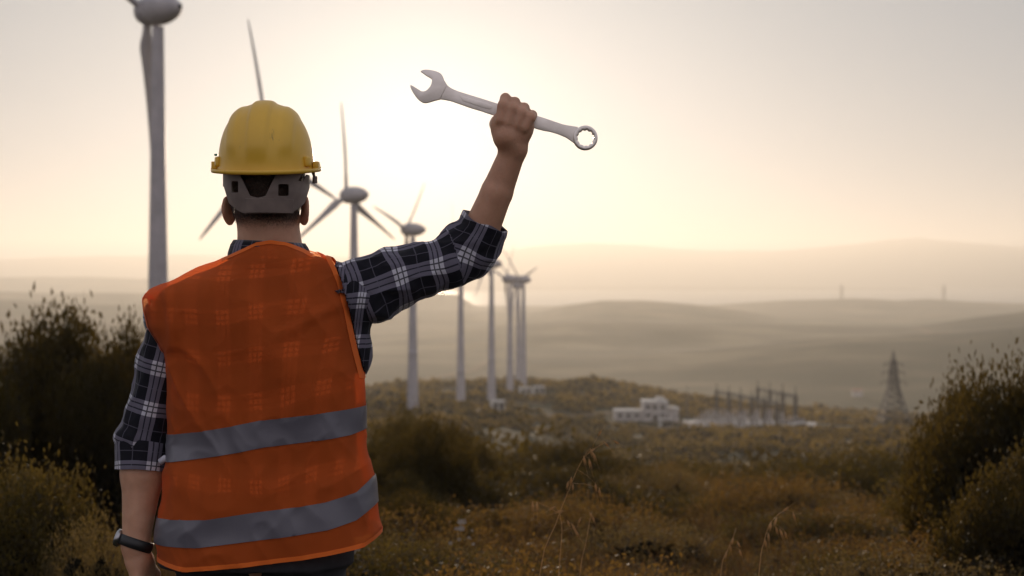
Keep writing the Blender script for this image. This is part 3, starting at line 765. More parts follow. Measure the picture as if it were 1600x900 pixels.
nb = n.new('ShaderNodeTexNoise'); nb.inputs['Scale'].default_value = 190; nb.inputs['Detail'].default_value = 5; l.new(t.outputs['Object'], nb.inputs['Vector']); bp = n.new('ShaderNodeBump'); bp.inputs['Strength'].default_value = .6; bp.inputs['Distance'].default_value = .0015; l.new(nb.outputs['Fac'], bp.inputs['Height']); l.new(bp.outputs[0], b.inputs['Normal'])
M_skin = m
M_hair = noisy('short dark hair', (.02, .012, .008), (.055, .034, .022), scale=160, rough=.65, bump=.9, bscale=420, dist=.004)
n, l = M_hair.node_tree.nodes, M_hair.node_tree.links
at = n.new('ShaderNodeAttribute'); at.attribute_name = 'fade'; tcx = n.new('ShaderNodeTexCoord'); nn1 = n.new('ShaderNodeTexNoise'); nn1.inputs['Scale'].default_value = 900; nn1.inputs['Detail'].default_value = 1; l.new(tcx.outputs['Object'], nn1.inputs['Vector'])
mrr = n.new('ShaderNodeMapRange'); mrr.inputs['From Min'].default_value = .25; mrr.inputs['From Max'].default_value = .6; l.new(nn1.outputs['Fac'], mrr.inputs['Value'])
sb = n.new('ShaderNodeMath'); sb.operation = 'SUBTRACT'; l.new(at.outputs['Fac'], sb.inputs[0]); l.new(mrr.outputs[0], sb.inputs[1])
al = n.new('ShaderNodeMapRange'); al.inputs['From Min'].default_value = -.12; al.inputs['From Max'].default_value = .12; l.new(sb.outputs[0], al.inputs['Value']); l.new(al.outputs[0], n['Principled BSDF'].inputs['Alpha'])
M_trou = noisy('dark work trousers', (.012, .012, .015), (.022, .022, .027), scale=20, rough=.9, bump=.4, bscale=90, dist=.002)
M_boot = noisy('brown leather boots', (.05, .03, .018), (.09, .055, .03), scale=20, rough=.6, bump=.2)
M_rubber = flat('black rubber', (.012, .012, .013), .5)

# --- body outlines measured on the figure
def xp(px, y=YM): return (px-800)/F*y
def zp(py, y=YM): return ZC + (HY-py)/F*y
PX0 = xp(412)
person = empty('person', (PX0, YM, 0))
tag(person, 'man in orange safety vest and plaid shirt raising a wrench in the right hand', 'person')
S_L = W(271, 500, YM + .02); E_L = W(228, 690, YM + .03); K_L = W(212, 852, YM - .02)
S_R = W(548, 455, YM + .0); E_R = W(737, 401, YM + .05); K_R = W(803, 232, YM + .0)

# torso of the body itself (under the clothes)
def rows(t, inset=0.0, dshift=0.0):
    return [(zp(y_), xp(a)+inset, xp(b_)-inset, YM + c_, max(d_-inset, .03)) for (y_, a, b_, c_, d_) in t]
VEST = [  # photo row, left, right, depth centre, half depth
    (366, 398, 456, -.044, .030), (379, 392, 462, -.036, .038), (386, 384, 470, -.025, .050), (394, 368, 492, -.018, .068), (403, 350, 521, -.012, .080), (412, 333, 532, -.006, .090),
    (421, 310, 541, 0, .098), (431, 283, 543, 0, .106), (442, 255, 548, 0, .112), (455, 236, 552, 0, .118), (468, 228, 556, 0, .122), (485, 227, 558, 0, .126),
    (510, 232, 560, 0, .129), (535, 248, 562, 0, .130), (550, 258, 565, 0, .130), (590, 261, 569, .0, .128), (640, 263, 572, .0, .126), (690, 268, 573, 0, .124), (715, 262, 577, 0, .124),
    (745, 257, 585, 0, .128), (785, 255, 590, 0, .132), (830, 253, 595, 0, .136), (900, 250, 600, 0, .138)]

H = .0038
B = Field((xp(170), YM-.24, -.03), (xp(860), YM+.34, zp(140)), H)
torso = [(zp(y_), xp(a)+.034, xp(b_)-.040, YM+c_+.004, max(d_-.034, .03)) for (y_, a, b_, c_, d_) in VEST if 412 <= y_ <= 850]
B.loft(torso, k=.02)
# neck, head
B.cone(W(424, 425, YM+.02), W(419, 345, YM+.005), .078, .067, .03)
hc = W(417, 262, YM)
B.ell(hc, (.079, .098, .118), .01)
B.ell(W(417, 318, YM+.028), (.066, .078, .072), .03)
B.ell(W(417, 355, YM+.075), (.034, .03, .026), .025)                 # chin
B.ell(W(417, 300, YM+.112), (.014, .022, .024), .012)                # nose
B.ell(W(417, 290, YM+.100), (.010, .016, .03), .010)
B.ell(W(417, 326, YM+.100), (.026, .014, .008), .008)                # lips
for s in (-1, 1):
    B.ell(hc + (s*.033, .088, -.012), (.024, .014, .012), .012)      # brow ridge, cheek
    B.ell(hc + (s*.045, .070, -.058), (.026, .022, .022), .02)
for s, ex in ((-1, 357), (1, 476)):                                   # ears
    c_ = W(ex, 329, YM + .0)
    a = R(24)*s; M_ = np.array([[math.cos(a), -math.sin(a), 0], [math.sin(a), math.cos(a), 0], [0, 0, 1]])
    B.ell(c_ + (s*.002, 0, .004), (.0085, .021, .030), .006, M_); B.ell(c_ + (-s*.002, .006, -.020), (.008, .012, .014), .008, M_)
    B.ell(c_ + (s*.012, -.002, .004), (.006, .011, .018), .005, M_, op='sub')
# left arm hanging
B.cone(S_L, E_L, .054, .043, .03); B.cone(S_L + (.02, 0, .01), S_L + (.12, 0, .02), .055, .07, .03)
mL = E_L + (K_L-E_L)*.30
B.cone(E_L, mL, .043, .046, .02); B.cone(mL, K_L, .046, .029, .02, )
# left hand, relaxed beside the thigh, thumb forward (away from the camera) and to the body side
def finger(pts, rad, k=.004):
    for a, b_, r1, r2 in zip(pts[:-1], pts[1:], rad[:-1], rad[1:]): B.cone(a, b_, r1, r2, k)
kx, ky, kz = K_L
B.cone(K_L, K_L + (.006, .0, -.03), .028, .030, .015)
B.ell(K_L + (.010, .004, -.072), (.022, .040, .050), .02)
B.ell(K_L + (.020, .022, -.055), (.018, .022, .034), .014)
for i, (dy, ln) in enumerate(((.032, .068), (.011, .078), (-.010, .072), (-.030, .056))):
    p0 = K_L + (.008, .004 + dy, -.105); p1 = p0 + (.006, .004, -ln*.48); p2 = p1 + (.014, .006, -ln*.34); p3 = p2 + (.014, .004, -ln*.2)
    finger([p0, p1, p2, p3], [.0102, .0096, .0088, .0076])
finger([K_L + (.018, .028, -.045), K_L + (.030, .052, -.075), K_L + (.030, .060, -.105), K_L + (.026, .060, -.128)], [.015, .0125, .0105, .0085])
# right arm raised
B.cone(S_R - (.10, 0, .035), S_R - (0, 0, .012), .046, .042, .02); B.cone(S_R - (0, 0, .012), E_R, .043, .043, .012)
mR = E_R + (K_R-E_R)*.25 + (-.002, 0, 0)
B.cone(E_R, mR, .0415, .0405, .012); B.cone(mR, E_R + (K_R-E_R)*.6, .0412, .0358, .006); B.cone(E_R + (K_R-E_R)*.6, K_R, .0358, .0285, .006, (1, .88, 1))
# right fist round the wrench: e1 along the wrench, e2 across it (up), y away from the camera
wr_a = W(690, 142, YM); wr_b = W(912, 216, YM)
e1 = (wr_b-wr_a)/np.linalg.norm(wr_b-wr_a); e2 = np.array([-e1[2], 0, e1[0]]); e3 = np.array([0, 1, 0.0])
YW = .012                                                            # wrench centre depth behind the fist's core
GC = W(806, 182, YM); GC = GC - e2*0.0
def G(u, v, w): return GC + e1*u + e2*v + e3*w
RH = np.stack([e1, e3, e2], 1)
B.cone(K_R, G(-.004, -.052, -.014), .029, .031, .012)
B.ell(G(-.002, -.024, -.018), (.043, .020, .034), .012, RH)           # back of the hand
B.ell(G(-.026, -.028, -.006), (.021, .022, .030), .014, RH)           # thumb root
B.ell(G(.030, -.024, -.008), (.018, .020, .032), .014, RH)            # heel on the little-finger side
us = (-.0345, -.0118, .0118, .0345); tops = (.0300, .0280, .0230, .0140); rs = (.0118, .0122, .0117, .0104)
for u, tp_, r_ in zip(us, tops, rs):
    finger([G(u*.80, -.022, -.030), G(u*.95, tp_*.35, -.0285), G(u, tp_, -.010), G(u, tp_*.9, .018), G(u*.98, .0, .036), G(u*.95, -.022, .030)], [r_*1.12, r_*1.1, r_, r_*.98, r_*.9, r_*.78], .0035)
finger([G(-.036, -.030, .004), G(-.037, -.022, .026), G(-.022, -.018, .043), G(.0, -.016, .050)], [.0165, .0145, .0125, .0098], .005)
# pelvis and legs
hipL = np.array([xp(345), YM, .90]); hipR = np.array([xp(470), YM, .90])
B.ell((xp(405), YM, .92), (.165, .11, .12), .03)
for hp, s in ((hipL, -1), (hipR, 1)):
    kn = hp + (s*.015, .012, -.44); an = kn + (s*.012, -.015, -.40)
    B.cone(hp, kn, .082, .052, .03); B.cone(kn, kn + (0, -.012, -.12), .052, .053, .02); B.cone(kn + (0, -.012, -.12), an, .053, .036, .02)
    B.cone(an + (0, 0, -.02), an + (0, .15, -.035), .036, .026, .02)
P, Fq = B.mesh(); P = relax(P, Fq, 1, .35)
del B
BODY = (P, Fq)
for s in (-1, 1):
    mb = MB(); bm = bmesh.new(); bmesh.ops.create_uvsphere(bm, u_segments=16, v_segments=10, radius=.0125)
    mb.add([tuple(v.co) for v in bm.verts], [[v.index for v in f.verts] for f in bm.faces]); bm.free()
    e_ = mb.build('eye', flat('eye', (.7, .68, .65), .2), person, True); e_.location = Vector(hc + (s*.031, .083, -.03)) - origin_of(person)

# hair: a close crop over the skull, faded towards the nape
Hf = Field((xp(340), YM-.13, zp(372)), (xp(495), YM+.13, zp(160)), .003)
Hf.ell(hc, (.0835, .1025, .122), .01); Hf.cone(W(422, 420, YM+.02), W(418, 330, YM+.002), .0805, .0705, .03); Hf.ell(W(417, 318, YM+.012), (.0695, .078, .06), .03)
P, Fq = Hf.mesh()
def gh(p):
    x = p[:, 0]-hc[0]; y = p[:, 1]-YM; z = p[:, 2]
    line = zp(364) + .010*n3(p, .02, 4) + np.maximum(0, np.abs(x)-.045)*.9 + np.maximum(0, y+.02)*1.6
    return line - z
P, Fq, _ = cut(P, Fq, gh); N = normals(P, Fq)
P = P + N*(.0016*n3(P, .006, 2) + .001*n3(P, .0033, 3))[:, None] - N*np.clip((zp(335)-P[:, 2])/.03, 0, 1)[:, None]*.0022
hr_ = wpart('hair', P, Fq, M_hair, person); attr(hr_.data, 'fade', np.stack([np.clip((P[:, 2]-zp(365)-np.maximum(0, P[:, 1]-YM+.02)*1.6)/.038, 0, 1)]*3, -1))

def probe(Fd, P):
    q_ = np.clip((P-Fd.lo)/Fd.h, 0, Fd.n-1.001); i = q_.astype(int); f = q_-i; o = 0
    for dx in (0, 1):
        for dy in (0, 1):
            for dz in (0, 1):
                o = o + Fd.a[i[:, 0]+dx, i[:, 1]+dy, i[:, 2]+dz]*(f[:, 0] if dx else 1-f[:, 0])*(f[:, 1] if dy else 1-f[:, 1])*(f[:, 2] if dz else 1-f[:, 2])
    return o
def arm_l(py): return np.interp(py, [380, 440, 455, 470, 490, 515, 535, 548, 552, 556], [150, 200, 222, 227, 229, 236, 248, 258, 240, 100])
def arm_r(py): return np.interp(py, [380, 395, 403, 420, 440, 480, 530, 570, 588, 594, 600], [522, 518, 520, 529, 537, 548, 558, 567, 571, 590, 700])
def to_px(p): return 800 + p[:, 0]/YM*F, HY - (p[:, 2]-ZC)/YM*F
def g_arm(p):
    x, y = to_px(p); return np.maximum(arm_l(y) - x, x - arm_r(y))/700
Vf = Field((xp(205), YM-.22, zp(905)), (xp(625), YM+.22, zp(368)), .004)
Vf.loft(rows(VEST), .01, n=2.3)
def tuck(P, Fq, margin, it=4):
    "keep a garment under the vest wherever the vest covers it"
    for _ in range(it):
        N_ = normals(P, Fq); f = probe(Vf, P); x_, y_ = to_px(P); w = np.clip((.003 - g_arm(P))/.006, 0, 1)*((x_ > 272) | (y_ < 480))*(f < .02)
        P = P - N_*(np.clip(f + margin, 0, .03)*w)[:, None]
    return P
BP = BODY[0]
body = wpart('body', BP, BODY[1], M_skin, person)
# --- shirt
def bend(P, A_, B_, phase=0.0):
    d = B_-A_; L = np.linalg.norm(d); d = d/L; v = P-A_; t = v @ d; w = v - t[:, None]*d
    ref = np.array([0, -1.0, 0]); ref = ref - d*(ref @ d); ref /= np.linalg.norm(ref); o = np.cross(d, ref)
    an = np.arctan2(w @ o, w @ ref)
    return np.stack([an*.058 + phase, t, t*0], -1)
Sf = Field((xp(215), YM-.2, zp(885)), (xp(620), YM+.2, zp(365)), .004)
sh = [(zp(y_), xp(a)+.014, xp(b_)-.013, YM+c_+.003, max(d_-.013, .02)) for (y_, a, b_, c_, d_) in VEST if y_ <= 870 and y_ >= 403]
sh = [(z_, a, b_ if z_ > zp(420) or z_ < zp(640) else b_ + .016, c_, d_) for (z_, a, b_, c_, d_) in sh]
Sf.loft(sh, .02)
Sf.cone(S_R - (.05, 0, .012), S_R + (.02, 0, -.002), .066, .064, .03)
Sf.cone(W(545, 470, YM), W(563, 560, YM), .045, .02, .03)
Sf.cone(S_L + (.03, 0, .0), S_L, .062, .058, .03)
P, Fq = Sf.mesh(); N = normals(P, Fq)
w_ = .006*(ridged(P*[1, 1, .6], .075, 3)-.4) + .003*n3(P, .035, 6)
P = P + N*w_[:, None]; P = tuck(P, Fq, .012)
P, Fq, _ = cut(P, Fq, lambda p: np.maximum(p[:, 2]-zp(400), zp(880)-p[:, 2]))
shirt = wpart('shirt', P, Fq, M_plaid, person)
def tors_uv(P):
    x = P[:, 0]-xp(415); y = P[:, 1]-YM
    s = np.where(y < 0, x*1.12 + np.sign(x)*np.clip(np.abs(x)-.17, 0, .1)*.8, x*1.12)
    tw = .035*np.clip((x-.02)/.2, 0, 1)
    return np.stack([s + .012 + .012*n3(P, .14, 8) + .05*np.clip((P[:, 2]-1.25)/.2, -1, 1)*np.clip(x/.2, 0, 1)*-1, P[:, 2] - tw + .012*n3(P, .12, 9), y], -1)
attr(shirt.data, 'cloth', tors_uv(P))
# collar: a folded band round the neck
th = np.linspace(0, 2*math.pi, 73)[:-1]; V = []; prof_c = [(.000, .066, -.012), (.003, .069, .010), (.006, .070, .030), (.011, .073, .034), (.014, .078, .024), (.017, .083, .006), (.019, .085, -.008)]
for t_ in th:
    for (_, r_, z_) in prof_c:
        ex = 1.0 + .04*math.sin(3*t_); cx_, cy_ = W(421, 400, YM+.008)[:2]
        front = max(0, math.sin(t_)); V.append((cx_ + r_*1.10*ex*math.cos(t_), cy_ + r_*math.sin(t_)*1.08, zp(401) + z_*.95 - .03*front - .004*math.cos(t_)))
np_ = len(prof_c); Fc = [(i*np_+j, ((i+1) % 72)*np_+j, ((i+1) % 72)*np_+j+1, i*np_+j+1) for i in range(72) for j in range(np_-1)]
col_ = wpart('collar', V, Fc, M_plaid, shirt); V = np.array(V); attr(col_.data, 'cloth', np.stack([np.repeat(th, np_)*.085, np.tile(np.cumsum([0, .02, .02, .006, .012, .022, .022]), 72), V[:, 0]*0], -1))
md = col_.modifiers.new('thickness', 'SOLIDIFY'); md.thickness = .0016

def sleeve(A_, B_, r, r_end, fields, wr, seed, name, gcut, uvph, uvfn=None, lo=None, hi=None, stretch=(1, 1, 1)):
    Sf = Field(lo, hi, .0034)
    for f in fields: f(Sf)
    P, Fq = Sf.mesh(); N = normals(P, Fq)
    d = (B_-A_)/np.linalg.norm(B_-A_); along = (P-A_) @ d
    Q = P - np.outer(along, d)*(1-stretch[0])
    w_ = wr*(ridged(Q, .05, seed)-.35) + wr*.5*(ridged(Q, .024, seed+1)-.35) + wr*.25*n3(P, .02, seed+2)
    P = P + N*w_[:, None]
    if A_ is S_R or A_ is S_L: P = tuck(P, Fq, .010, 2)
    P, Fq, _ = cut(P, Fq, gcut)
    o = wpart(name, P, Fq, M_plaid, shirt); attr(o.data, 'cloth', uvfn(P) if uvfn else bend(P, A_, B_, uvph)); return o
# right sleeve, bunched above the elbow
dR = (E_R-S_R)/np.linalg.norm(E_R-S_R); fR = (K_R-E_R)/np.linalg.norm(K_R-E_R)
oR = np.cross(fR, [0, -1.0, 0]); oR = oR if oR[0] > 0 else -oR
def fr(S_):
    S_.cone(S_R - dR*.02, S_R + dR*.10, .066, .0665, .02); S_.cone(S_R + dR*.10, S_R + dR*.155, .0665, .057, .01)
    S_.cone(S_R + dR*.145 + (0, 0, .004), S_R + dR*.235, .0575, .055, .012)
    S_.cone(S_R + dR*.235, E_R + (-.004, 0, .004), .055, .0545, .015); S_.ell(E_R + (-.024, 0, .030), (.050, .055, .048), .02); S_.cone(E_R + (-.002, 0, .004), E_R + fR*.045, .0545, .0515, .015); S_.cone(E_R + fR*.05, E_R + fR*.085, .0520, .0500, .012); S_.cone(E_R + fR*.080, E_R + fR*.12, .0515, .0500, .004)
    pass
    S_.ell(W(588, 478, YM), (.038, .05, .04), .03)
def end_r(p): return (p-E_R) @ fR - .088 - .006*n3(p, .03, 5) + .10*((p-E_R) @ oR)
def start_r(p): return -((p-S_R) @ dR) - .045 - .35*np.clip(-(p[:, 2]-S_R[2]), -.06, .08)
def uv_r(P):
    uv = bend(P, S_R, E_R, .012); t2_ = (P-E_R) @ fR; uv2 = bend(P, E_R, K_R, .0); L_ = np.linalg.norm(E_R-S_R)
    k = np.clip((uv[:, 1]-(L_-.055))/.03, 0, 1)[:, None]
    return np.where(k > .5, uv2*[1, 1, 1] + [.02, L_, 0], uv) + np.stack([.006*n3(P, .06, 12), .008*n3(P, .05, 13), P[:, 0]*0], -1)
sleeve(S_R, E_R, 0, 0, [fr], .0062, 31, 'sleeve', lambda p: np.maximum(end_r(p), start_r(p)), 0, uv_r, (xp(515), YM-.12, zp(530)), (xp(810), YM+.19, zp(315)), (.75,))
# left sleeve, rolled to the elbow
dL = (E_L-S_L)/np.linalg.norm(E_L-S_L); gL = (K_L-E_L)/np.linalg.norm(K_L-E_L)
def fl(S_):
    S_.cone(S_L + (.012, 0, .0), S_L + dL*.10, .060, .056, .02); S_.cone(S_L + dL*.10, S_L + dL*.22, .0555, .0525, .015); S_.cone(S_L + dL*.22, E_L + (-.004, 0, .0), .053, .058, .02)
    S_.cone(E_L + (-.004, 0, .0), E_L + gL*.030, .058, .056, .01); S_.ell(E_L + (-.016, -.006, .012), (.052, .056, .034), .01)
sleeve(S_L, E_L, 0, 0, [fl], .005, 41, 'sleeve', lambda p: np.maximum((p-E_L) @ gL - .03, p[:, 2]-zp(440)), .02, None, (xp(150), YM-.12, zp(760)), (xp(330), YM+.16, zp(430)), (.6,))
def fc(S_):
    S_.cone(E_L + gL*.010 + (-.003, 0, 0), E_L + gL*.056 + (.0, 0, 0), .0640, .0595, .006)
def uvc(P): u = bend(P, E_L, K_L, .05); return u[:, [1, 0, 2]] + [0.03, 0, 0]
sleeve(E_L, K_L, 0, 0, [fc], .0035, 51, 'cuff', lambda p: np.abs((p-E_L) @ gL - .036 - .004*n3(p, .05, 2)) - .031, .05, uvc, (xp(150), YM-.12, zp(790)), (xp(300), YM+.18, zp(650)), (.6,))
mb = MB(); mb.tube([W(250, 722, YM-.035), W(258, 716, YM-.036), W(266, 718, YM-.034)], [.007, .008, .006], 8); tb_ = mb.build('sleeve_tab', M_plaid, shirt, True); tb_.location = -origin_of(shirt)

# --- vest
P, Fq = Vf.mesh(); N = normals(P, Fq)
P = relax(P, Fq, 3, .5)
def hem(x): return np.interp(x, [240, 255, 310, 400, 520, 575, 595, 610], [870, 871, 876, 867, 852, 843, 832, 828])
def g_neck(p):
    x, y = to_px(p); back = p[:, 1] < YM - .0
    nb = np.interp(x, [300, 345, 362, 392, 410, 432, 455, 480, 498, 505, 560], [440, 409, 401, 389, 380, 376.5, 380, 390, 400, 410, 445])
    nf = 440 + 60 - np.abs(x-425)*1.0
    t = np.clip((p[:, 1]-(YM-.02))/.05, 0, 1)
    return ((nb*(1-t) + nf*t) - y)/700
def g_vest(p):
    x, y = to_px(p); return np.maximum(np.maximum(g_arm(p), (y-hem(x))/700), np.where(np.abs(x-425) < 70, g_neck(p), -1))
N = normals(P, Fq)
# folds: gentle broad drape, diagonal pulls towards the raised arm, creases low down
def vest_disp(P):
    x, y = to_px(P); u = (x-420)/160; v = (y-640)/250
    Q = np.stack([P[:, 0]*.9 + P[:, 2]*.55, P[:, 1]*.5, P[:, 2]*.8 - P[:, 0]*.45], -1)
    d = .0075*(ridged(Q*[1.6, 1, .75], .11, 3)-.4) + .006*(ridged(Q*[1, 1, 2.0], .12, 7)-.4)*np.clip(v+.2, 0, 1) + .0022*(ridged(Q, .045, 9)-.3) + .002*n3(P, .05, 5)
    d += .010*np.clip(v-.25, 0, 1)*np.sin((x-250)/38 + .6*np.sin(y/60))
    # fold running over the left shoulder blade
    d += .007*np.exp(-((x - (262 + (y-430)*-.05 + 30*np.sin((y-420)/70)))/9)**2)*np.clip((y-440)/20, 0, 1)*np.clip((560-y)/40, 0, 1)
    d += .006*np.exp(-((y-(505 - (x-480)*.55))/10)**2)*np.clip((x-430)/30, 0, 1)*.6
    return d
P = P + N*vest_disp(P)[:, None]
P0, F0 = P, Fq
P1, F1, used = cut(P, Fq, g_vest)
vest = wpart('safety_vest', P1, F1, M_vest, person)
def band_part(name, g, off, mat, parent):
    q_, f_, _ = cut(P0, F0, g); n_ = normals(q_, f_); o = wpart(name, q_ + n_*off, f_, mat, parent); return o
s1t = lambda x: np.interp(x, [230, 266, 330, 363, 423, 497, 570, 620], [682, 676, 666, 660, 648, 640, 632, 628]); s1b = lambda x: np.interp(x, [230, 270, 380, 430, 553, 573, 620], [722, 717, 698, 688, 674, 668, 660])
s2t = lambda x: np.interp(x, [230, 254, 340, 417, 520, 563, 583, 600], [804, 803, 797, 785, 772, 760, 742, 735]); s2b = lambda x: np.interp(x, [230, 255, 330, 397, 523, 563, 590, 600], [843, 842, 839, 830, 813, 802, 783, 775])
def g_strip(t, b_):
    def g(p):
        x, y = to_px(p); return np.maximum(np.maximum(t(x)-y, y-b_(x))/700, g_arm(p))
    return g
for t_, b_ in ((s1t, s1b), (s2t, s2b)):
    so = band_part('reflective_strip', g_strip(t_, b_), .0022, M_strip, vest)
for side_ in (0, 1):
    def g_bd(p):
        x, y = to_px(p); a_ = (x - arm_r(y))/700 if side_ else (arm_l(y) - x)/700
        return np.maximum.reduce([np.abs(a_+.0045)-.0055, g_vest(p), (y-(596 if side_ else 556))/700])
    band_part('armhole_binding', g_bd, .0018, M_bind, vest)
def g_hemband(p):
    x, y = to_px(p); return np.abs((y-hem(x))/700 + .005) - .005
band_part('hem', g_hemband, .0012, M_bind, vest)
def g_nb(p):
    x, y = to_px(p); return np.maximum(np.where(np.abs(x-425) < 70, np.abs(g_neck(p)+.004)-.004, 1.0), g_vest(p))
band_part('neck_binding', lambda p: np.maximum(g_nb(p), p[:, 1]-YM), .0014, M_bind, vest)

# --- trousers and boots
Tf = Field((xp(215), YM-.22, .05), (xp(600), YM+.22, 1.02), .006)
Tf.loft([(1.01, xp(266), xp(543), YM, .118), (.92, xp(258), xp(547), YM, .128), (.84, xp(252), xp(549), YM, .122)], .03, 2.6)
for hp, s in ((hipL, -1), (hipR, 1)):
    kn = hp + (s*.015, .012, -.44); an = kn + (s*.012, -.015, -.36)
    Tf.cone(hp + (0, 0, -.03), kn, .10, .072, .03); Tf.cone(kn, an, .072, .064, .02)
P, Fq = Tf.mesh(); N = normals(P, Fq); P = P + N*(.005*(ridged(P*[1, 1, .7], .07, 61)-.4))[:, None]
P, Fq, _ = cut(P, Fq, lambda p: np.maximum(.085-p[:, 2], p[:, 2]-1.0))
tro = wpart('trousers', P, Fq, M_trou, person)
for hp, s in ((hipL, -1), (hipR, 1)):
    an = hp + (s*.027, -.003, -.84); bf = Field((an[0]-.09, an[1]-.12, -.005), (an[0]+.09, an[1]+.27, .2), .006)
    bf.cone((an[0], an[1], .15), (an[0], an[1]-.01, .05), .052, .05, .02); bf.ell((an[0]+s*.005, an[1]+.10, .045), (.05, .13, .045), .03); bf.put((an[0]-.09, an[1]-.12, -.005), (an[0]+.09, an[1]+.27, .0), lambda x, y, z: z*1.0 - .002, .001, 'sub')
    P, Fq = bf.mesh(); wpart('boot', P, Fq, M_boot, person)

# --- wrist watch (strap and case are one watch worn on the left wrist)
wc = K_L + (K_L-E_L)/np.linalg.norm(K_L-E_L)*-.004; ax = np.array([-.10, 0, 1.0]) ; ax = gL*-1 + np.array([.28, 0, 0]); ax /= np.linalg.norm(ax)
r1_ = np.cross(ax, [0, 1, 0]); r1_ /= np.linalg.norm(r1_); r2_ = np.cross(ax, r1_)
V = []; nn_ = 48; pr = [(-.0115, .0338), (-.0115, .0362), (0, .0368), (.0115, .0362), (.0115, .0338), (0, .0335)]
for i in range(nn_):
    a = 2*math.pi*i/nn_
    for (h_, r_) in pr: V.append(wc + ax*h_ + (r1_*math.cos(a)*1.06 + r2_*math.sin(a)*.95)*r_)
k6 = len(pr); Fc = [(i*k6+j, ((i+1) % nn_)*k6+j, ((i+1) % nn_)*k6+(j+1) % k6, i*k6+(j+1) % k6) for i in range(nn_) for j in range(k6)]
watch = empty('wrist_watch', tuple(wc)); watch.parent = person; watch.location = Vector(wc) - origin_of(person)
wpart('strap', V, Fc, M_rubber, watch)
M_case = flat('brushed watch case', (.35, .35, .36), .3, 1.0)
cc = wc - r1_*.0405*(1 if r1_[0] > 0 else -1); dirc = (cc-wc)/np.linalg.norm(cc-wc)
mb = MB(); mb.tube([cc - dirc*.006, cc - dirc*.004, cc + dirc*.004, cc + dirc*.006], [.017, .0195, .0195, .016], 28); cs = mb.build('case', M_case, watch, True); cs.location = -origin_of(watch)
mb = MB(); mb.tube([cc + dirc*.0062, cc + dirc*.0072], [.0150, .0145], 28); dl_ = mb.build('dial', flat('watch glass', (.02, .02, .025), .08), watch, True); dl_.location = -origin_of(watch)
# ------------------------------------------------------------------ hard hat
M_hat = noisy('yellow hard hat plastic', (.66, .38, .03), (.76, .46, .045), scale=5, rough=.3, bump=.12, bscale=45, dist=.002, spec=.55)
n, l = M_hat.node_tree.nodes, M_hat.node_tree.links      # scuffs and grime of a used helmet
b = n['Principled BSDF']; tcx = n.new('ShaderNodeTexCoord'); mpx = n.new('ShaderNodeMapping'); mpx.inputs['Scale'].default_value = (30, 30, 7); l.new(tcx.outputs['Object'], mpx.inputs['Vector'])
sc1 = n.new('ShaderNodeTexNoise'); sc1.inputs['Scale'].default_value = 1.6; sc1.inputs['Detail'].default_value = 9; sc1.inputs['Roughness'].default_value = .75; l.new(mpx.outputs[0], sc1.inputs['Vector'])
rs = n.new('ShaderNodeValToRGB'); rs.color_ramp.elements[0].position = .60; rs.color_ramp.elements[1].position = .72; l.new(sc1.outputs['Fac'], rs.inputs['Fac'])
old = b.inputs['Base Color'].links[0].from_socket; mxs = n.new('ShaderNodeMix'); mxs.data_type = 'RGBA'; l.new(rs.outputs['Color'], mxs.inputs['Factor']); l.new(old, mxs.inputs['A']); mxs.inputs['B'].default_value = (.33, .2, .04, 1); l.new(mxs.outputs['Result'], b.inputs['Base Color'])
rr_ = n.new('ShaderNodeMapRange'); rr_.inputs['To Min'].default_value = .22; rr_.inputs['To Max'].default_value = .5; l.new(sc1.outputs['Fac'], rr_.inputs['Value']); l.new(rr_.outputs[0], b.inputs['Roughness'])  # scuff
M_band = noisy('cream plastic headband', (.15, .115, .10), (.20, .155, .135), scale=30, rough=.5)
HC = W(416.5, 266, YM)
hat = empty('hard_hat', tuple(HC)); tag(hat, 'yellow ribbed hard hat worn by the man with a pale suspension band behind', 'hard hat')
TILT = R(7)      # back edge lower than the front
def hat_pt(a, t, off=0.0):
    """a: angle round the head (0 = right, -90 = back), t: 0 rim .. 1 crown"""
    ax_, by_, hh = .1045, .130, .149; n_ = 2.35
    z = hh*math.sin(t*math.pi/2)**.98; r = max(0, 1-(z/hh)**n_)**(1/n_)
    x = ax_*r*math.cos(a); y = by_*r*math.sin(a)
    fade = min(1, max(0, (z/hh-.12)/.3)); fade = fade*fade*(3-2*fade)
    q_ = x/ax_
    def rib(c, w, h): return h*(1/(1+math.exp(-(w-abs(q_-c))/.022)))
    up = rib(0, .20, .0062) + rib(.56, .13, .0042)*fade + rib(-.56, .13, .0042)*fade
    up *= (.15+.85*fade)*(1 - .25*max(0, math.sin(a))*(1-r))
    nx_, ny_, nz_ = (x/ax_**2, y/by_**2, z/hh**2); L = math.sqrt(nx_**2+ny_**2+nz_**2)
    k = (up + off)/L
    flare = .0035*math.exp(-z/.010)
    return np.array([x + nx_*k + flare*math.cos(a), y + ny_*k + flare*math.sin(a), z + nz_*k])
def tilt(v):
    c, s = math.cos(TILT), math.sin(TILT); return np.array([v[0], v[1]*c - v[2]*s, v[1]*s + v[2]*c]) + HC
NA, NT = 200, 64; V = []
for j in range(NT):
    for i in range(NA): V.append(tilt(hat_pt(2*math.pi*i/NA, (j/(NT-1))**.9*.995)))
V.append(tilt(hat_pt(0, 1)))
Fc = [(j*NA+i, j*NA+(i+1) % NA, (j+1)*NA+(i+1) % NA, (j+1)*NA+i) for j in range(NT-1) for i in range(NA)] + [((NT-1)*NA+i, (NT-1)*NA+(i+1) % NA, NT*NA) for i in range(NA)]
sh_ = wpart('shell', V, Fc, M_hat, hat); md = sh_.modifiers.new('thickness', 'SOLIDIFY'); md.thickness = .0028; md.offset = -1
